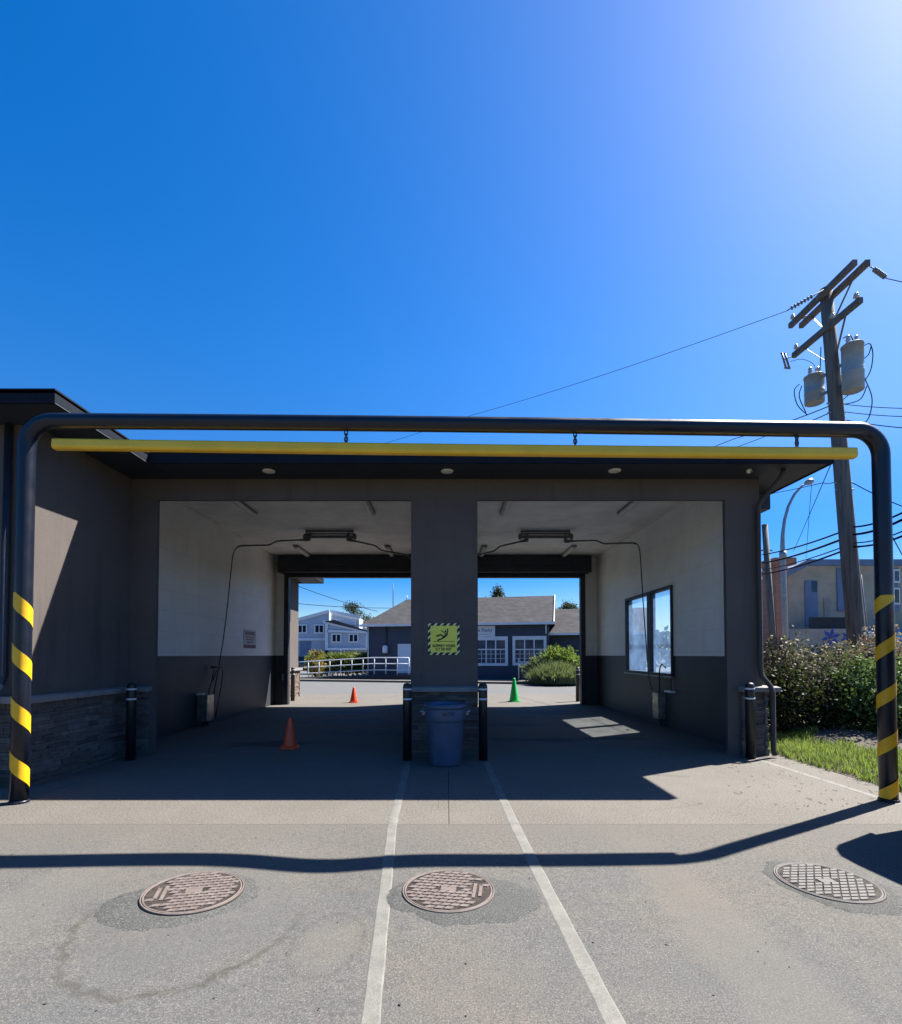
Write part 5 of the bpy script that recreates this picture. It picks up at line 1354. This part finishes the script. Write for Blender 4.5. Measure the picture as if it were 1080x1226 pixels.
for (a_, b_2) in ((1001, 1022), (1058, 1075)):
    pn = pane(a_, b_2, 680, 732, 'slate_panel', 'panel', d_3=.08)
    w1 = pane(a_+9, a_+18, 704, 724, 'white', 'window', d_3=.12); pane(a_+11, a_+16.5, 706, 722, 'dark_glass', 'pane', d_3=.125, parent=w1)
    w2 = pane(a_+9, a_+18, 682, 698, 'white', 'window', d_3=.12); pane(a_+11, a_+16.5, 684, 696, 'dim_glass', 'pane', d_3=.125, parent=w2)
brl = MB(); a_, b_2 = q_(969, 739, AYb-1.6), q_(1022, 752.5, AYb-1.6)
brl.box(a_.x, b_2.x, AYb-1.62, AYb-1.56, a_.z-.05, a_.z); n_ = 46
for k in range(n_+1): x = a_.x+(b_2.x-a_.x)*k/n_; brl.box(x-.018, x+.018, AYb-1.61, AYb-1.57, b_2.z, a_.z-.05)
brl.build('balcony_railing', 'dark_trim', ap)
MB().tube([q_(972, 671, AYb+1)-Vector((0, 0, .4)), q_(972, 671, AYb+1)], .3, 10).build('roof_vent', 'galv', ap)
# mural wall
mw = thing('mural_wall', 'low street wall painted with blue flowers and waves', 'wall', (26, 26.5, 0))
a_ = at(946, 760, 26.5); MB().box(a_.x, 29, 26.5, 26.7, 0, at(1000, 757.5, 26.5).z).build('wall', 'beige_dark', mw)
a_ = at(1034, 756, 26.4); mo = MB(); mo.box(a_.x, 30, 26.42, 26.495, 0, at(1050, 753, 26.4).z); mo.build('wave_panel', 'mural_blue', mw)
for (px, py, s_) in ((995, 763, .52), (1016, 764, .42), (1028, 760, .34)):
    c_ = at(px, py, 26.48); fl_ = MB()
    for k in range(6):
        a2 = 2*math.pi*k/6+.3; d_4 = Vector((math.cos(a2), 0, math.sin(a2))); n_2 = Vector((-d_4.z, 0, d_4.x))
        fl_.prism([c_+d_4*.05*s_, c_+d_4*.5*s_+n_2*.2*s_, c_+d_4*s_, c_+d_4*.5*s_-n_2*.2*s_], (0, -.012-.001*k, 0))
    fl_.build('painted_flower', 'mural_ink', mw)

# ------------------------------------------------------------------ van added out of view to cast the rounded shadow at the right
vn = thing('shadow_van', 'unseen grey van added to cast the shadow at the right edge', 'van', (5.56, 2.42, 0), rz=R(5))
vb = MB(); sec = [(-2.4, .35, 1.15), (-2.35, .3, 1.3), (-1.5, .3, 1.42), (-.9, .3, 2.05), (-.4, .3, 2.18), (2.2, .3, 2.20), (2.36, .5, 2.17), (2.46, 1.2, 2.05)]
vs = []
for (y, zl, zh) in sec:
    for (x, z) in ((-.92, zl), (-.97, .95), (-.95, zh-.35), (-.86, zh-.10), (-.72, zh), (.72, zh), (.86, zh-.10), (.95, zh-.35), (.97, .95), (.92, zl)): vs.append((x, y, z))
kk = 10
vb.add(vs, [(i*kk+k, i*kk+(k+1) % kk, (i+1)*kk+(k+1) % kk, (i+1)*kk+k) for i in range(len(sec)-1) for k in range(kk)]+[tuple(range(kk-1, -1, -1)), tuple(range((len(sec)-1)*kk, len(sec)*kk))], True)
vb.build('body', 'van_paint', vn, world=False)
for (x, y) in ((-.86, -1.5), (.86, -1.5), (-.86, 1.5), (.86, 1.5)):
    wh = MB().tube([(x-.1, y, .34), (x+.1, y, .34)], .34, 24).build('wheel', 'rubber', vn, world=False)
    MB().tube([(x-.105, y, .34), (x+.105, y, .34)], .2, 18).build('rim', 'galv', wh, world=False)
for s_ in (-1, 1):
    MB().add([(s_*.975, -.8, 1.15), (s_*.975, 2.1, 1.15), (s_*.955, 2.1, 1.72), (s_*.955, -.6, 1.72)], [(0, 1, 2, 3)]).build('side_window', 'dark_glass', vn, world=False)
MB().add([(-.6, 2.463, 1.3), (.6, 2.463, 1.3), (.6, 2.463, 1.68), (-.6, 2.463, 1.68)], [(0, 1, 2, 3)]).build('rear_window', 'dark_glass', vn, world=False)
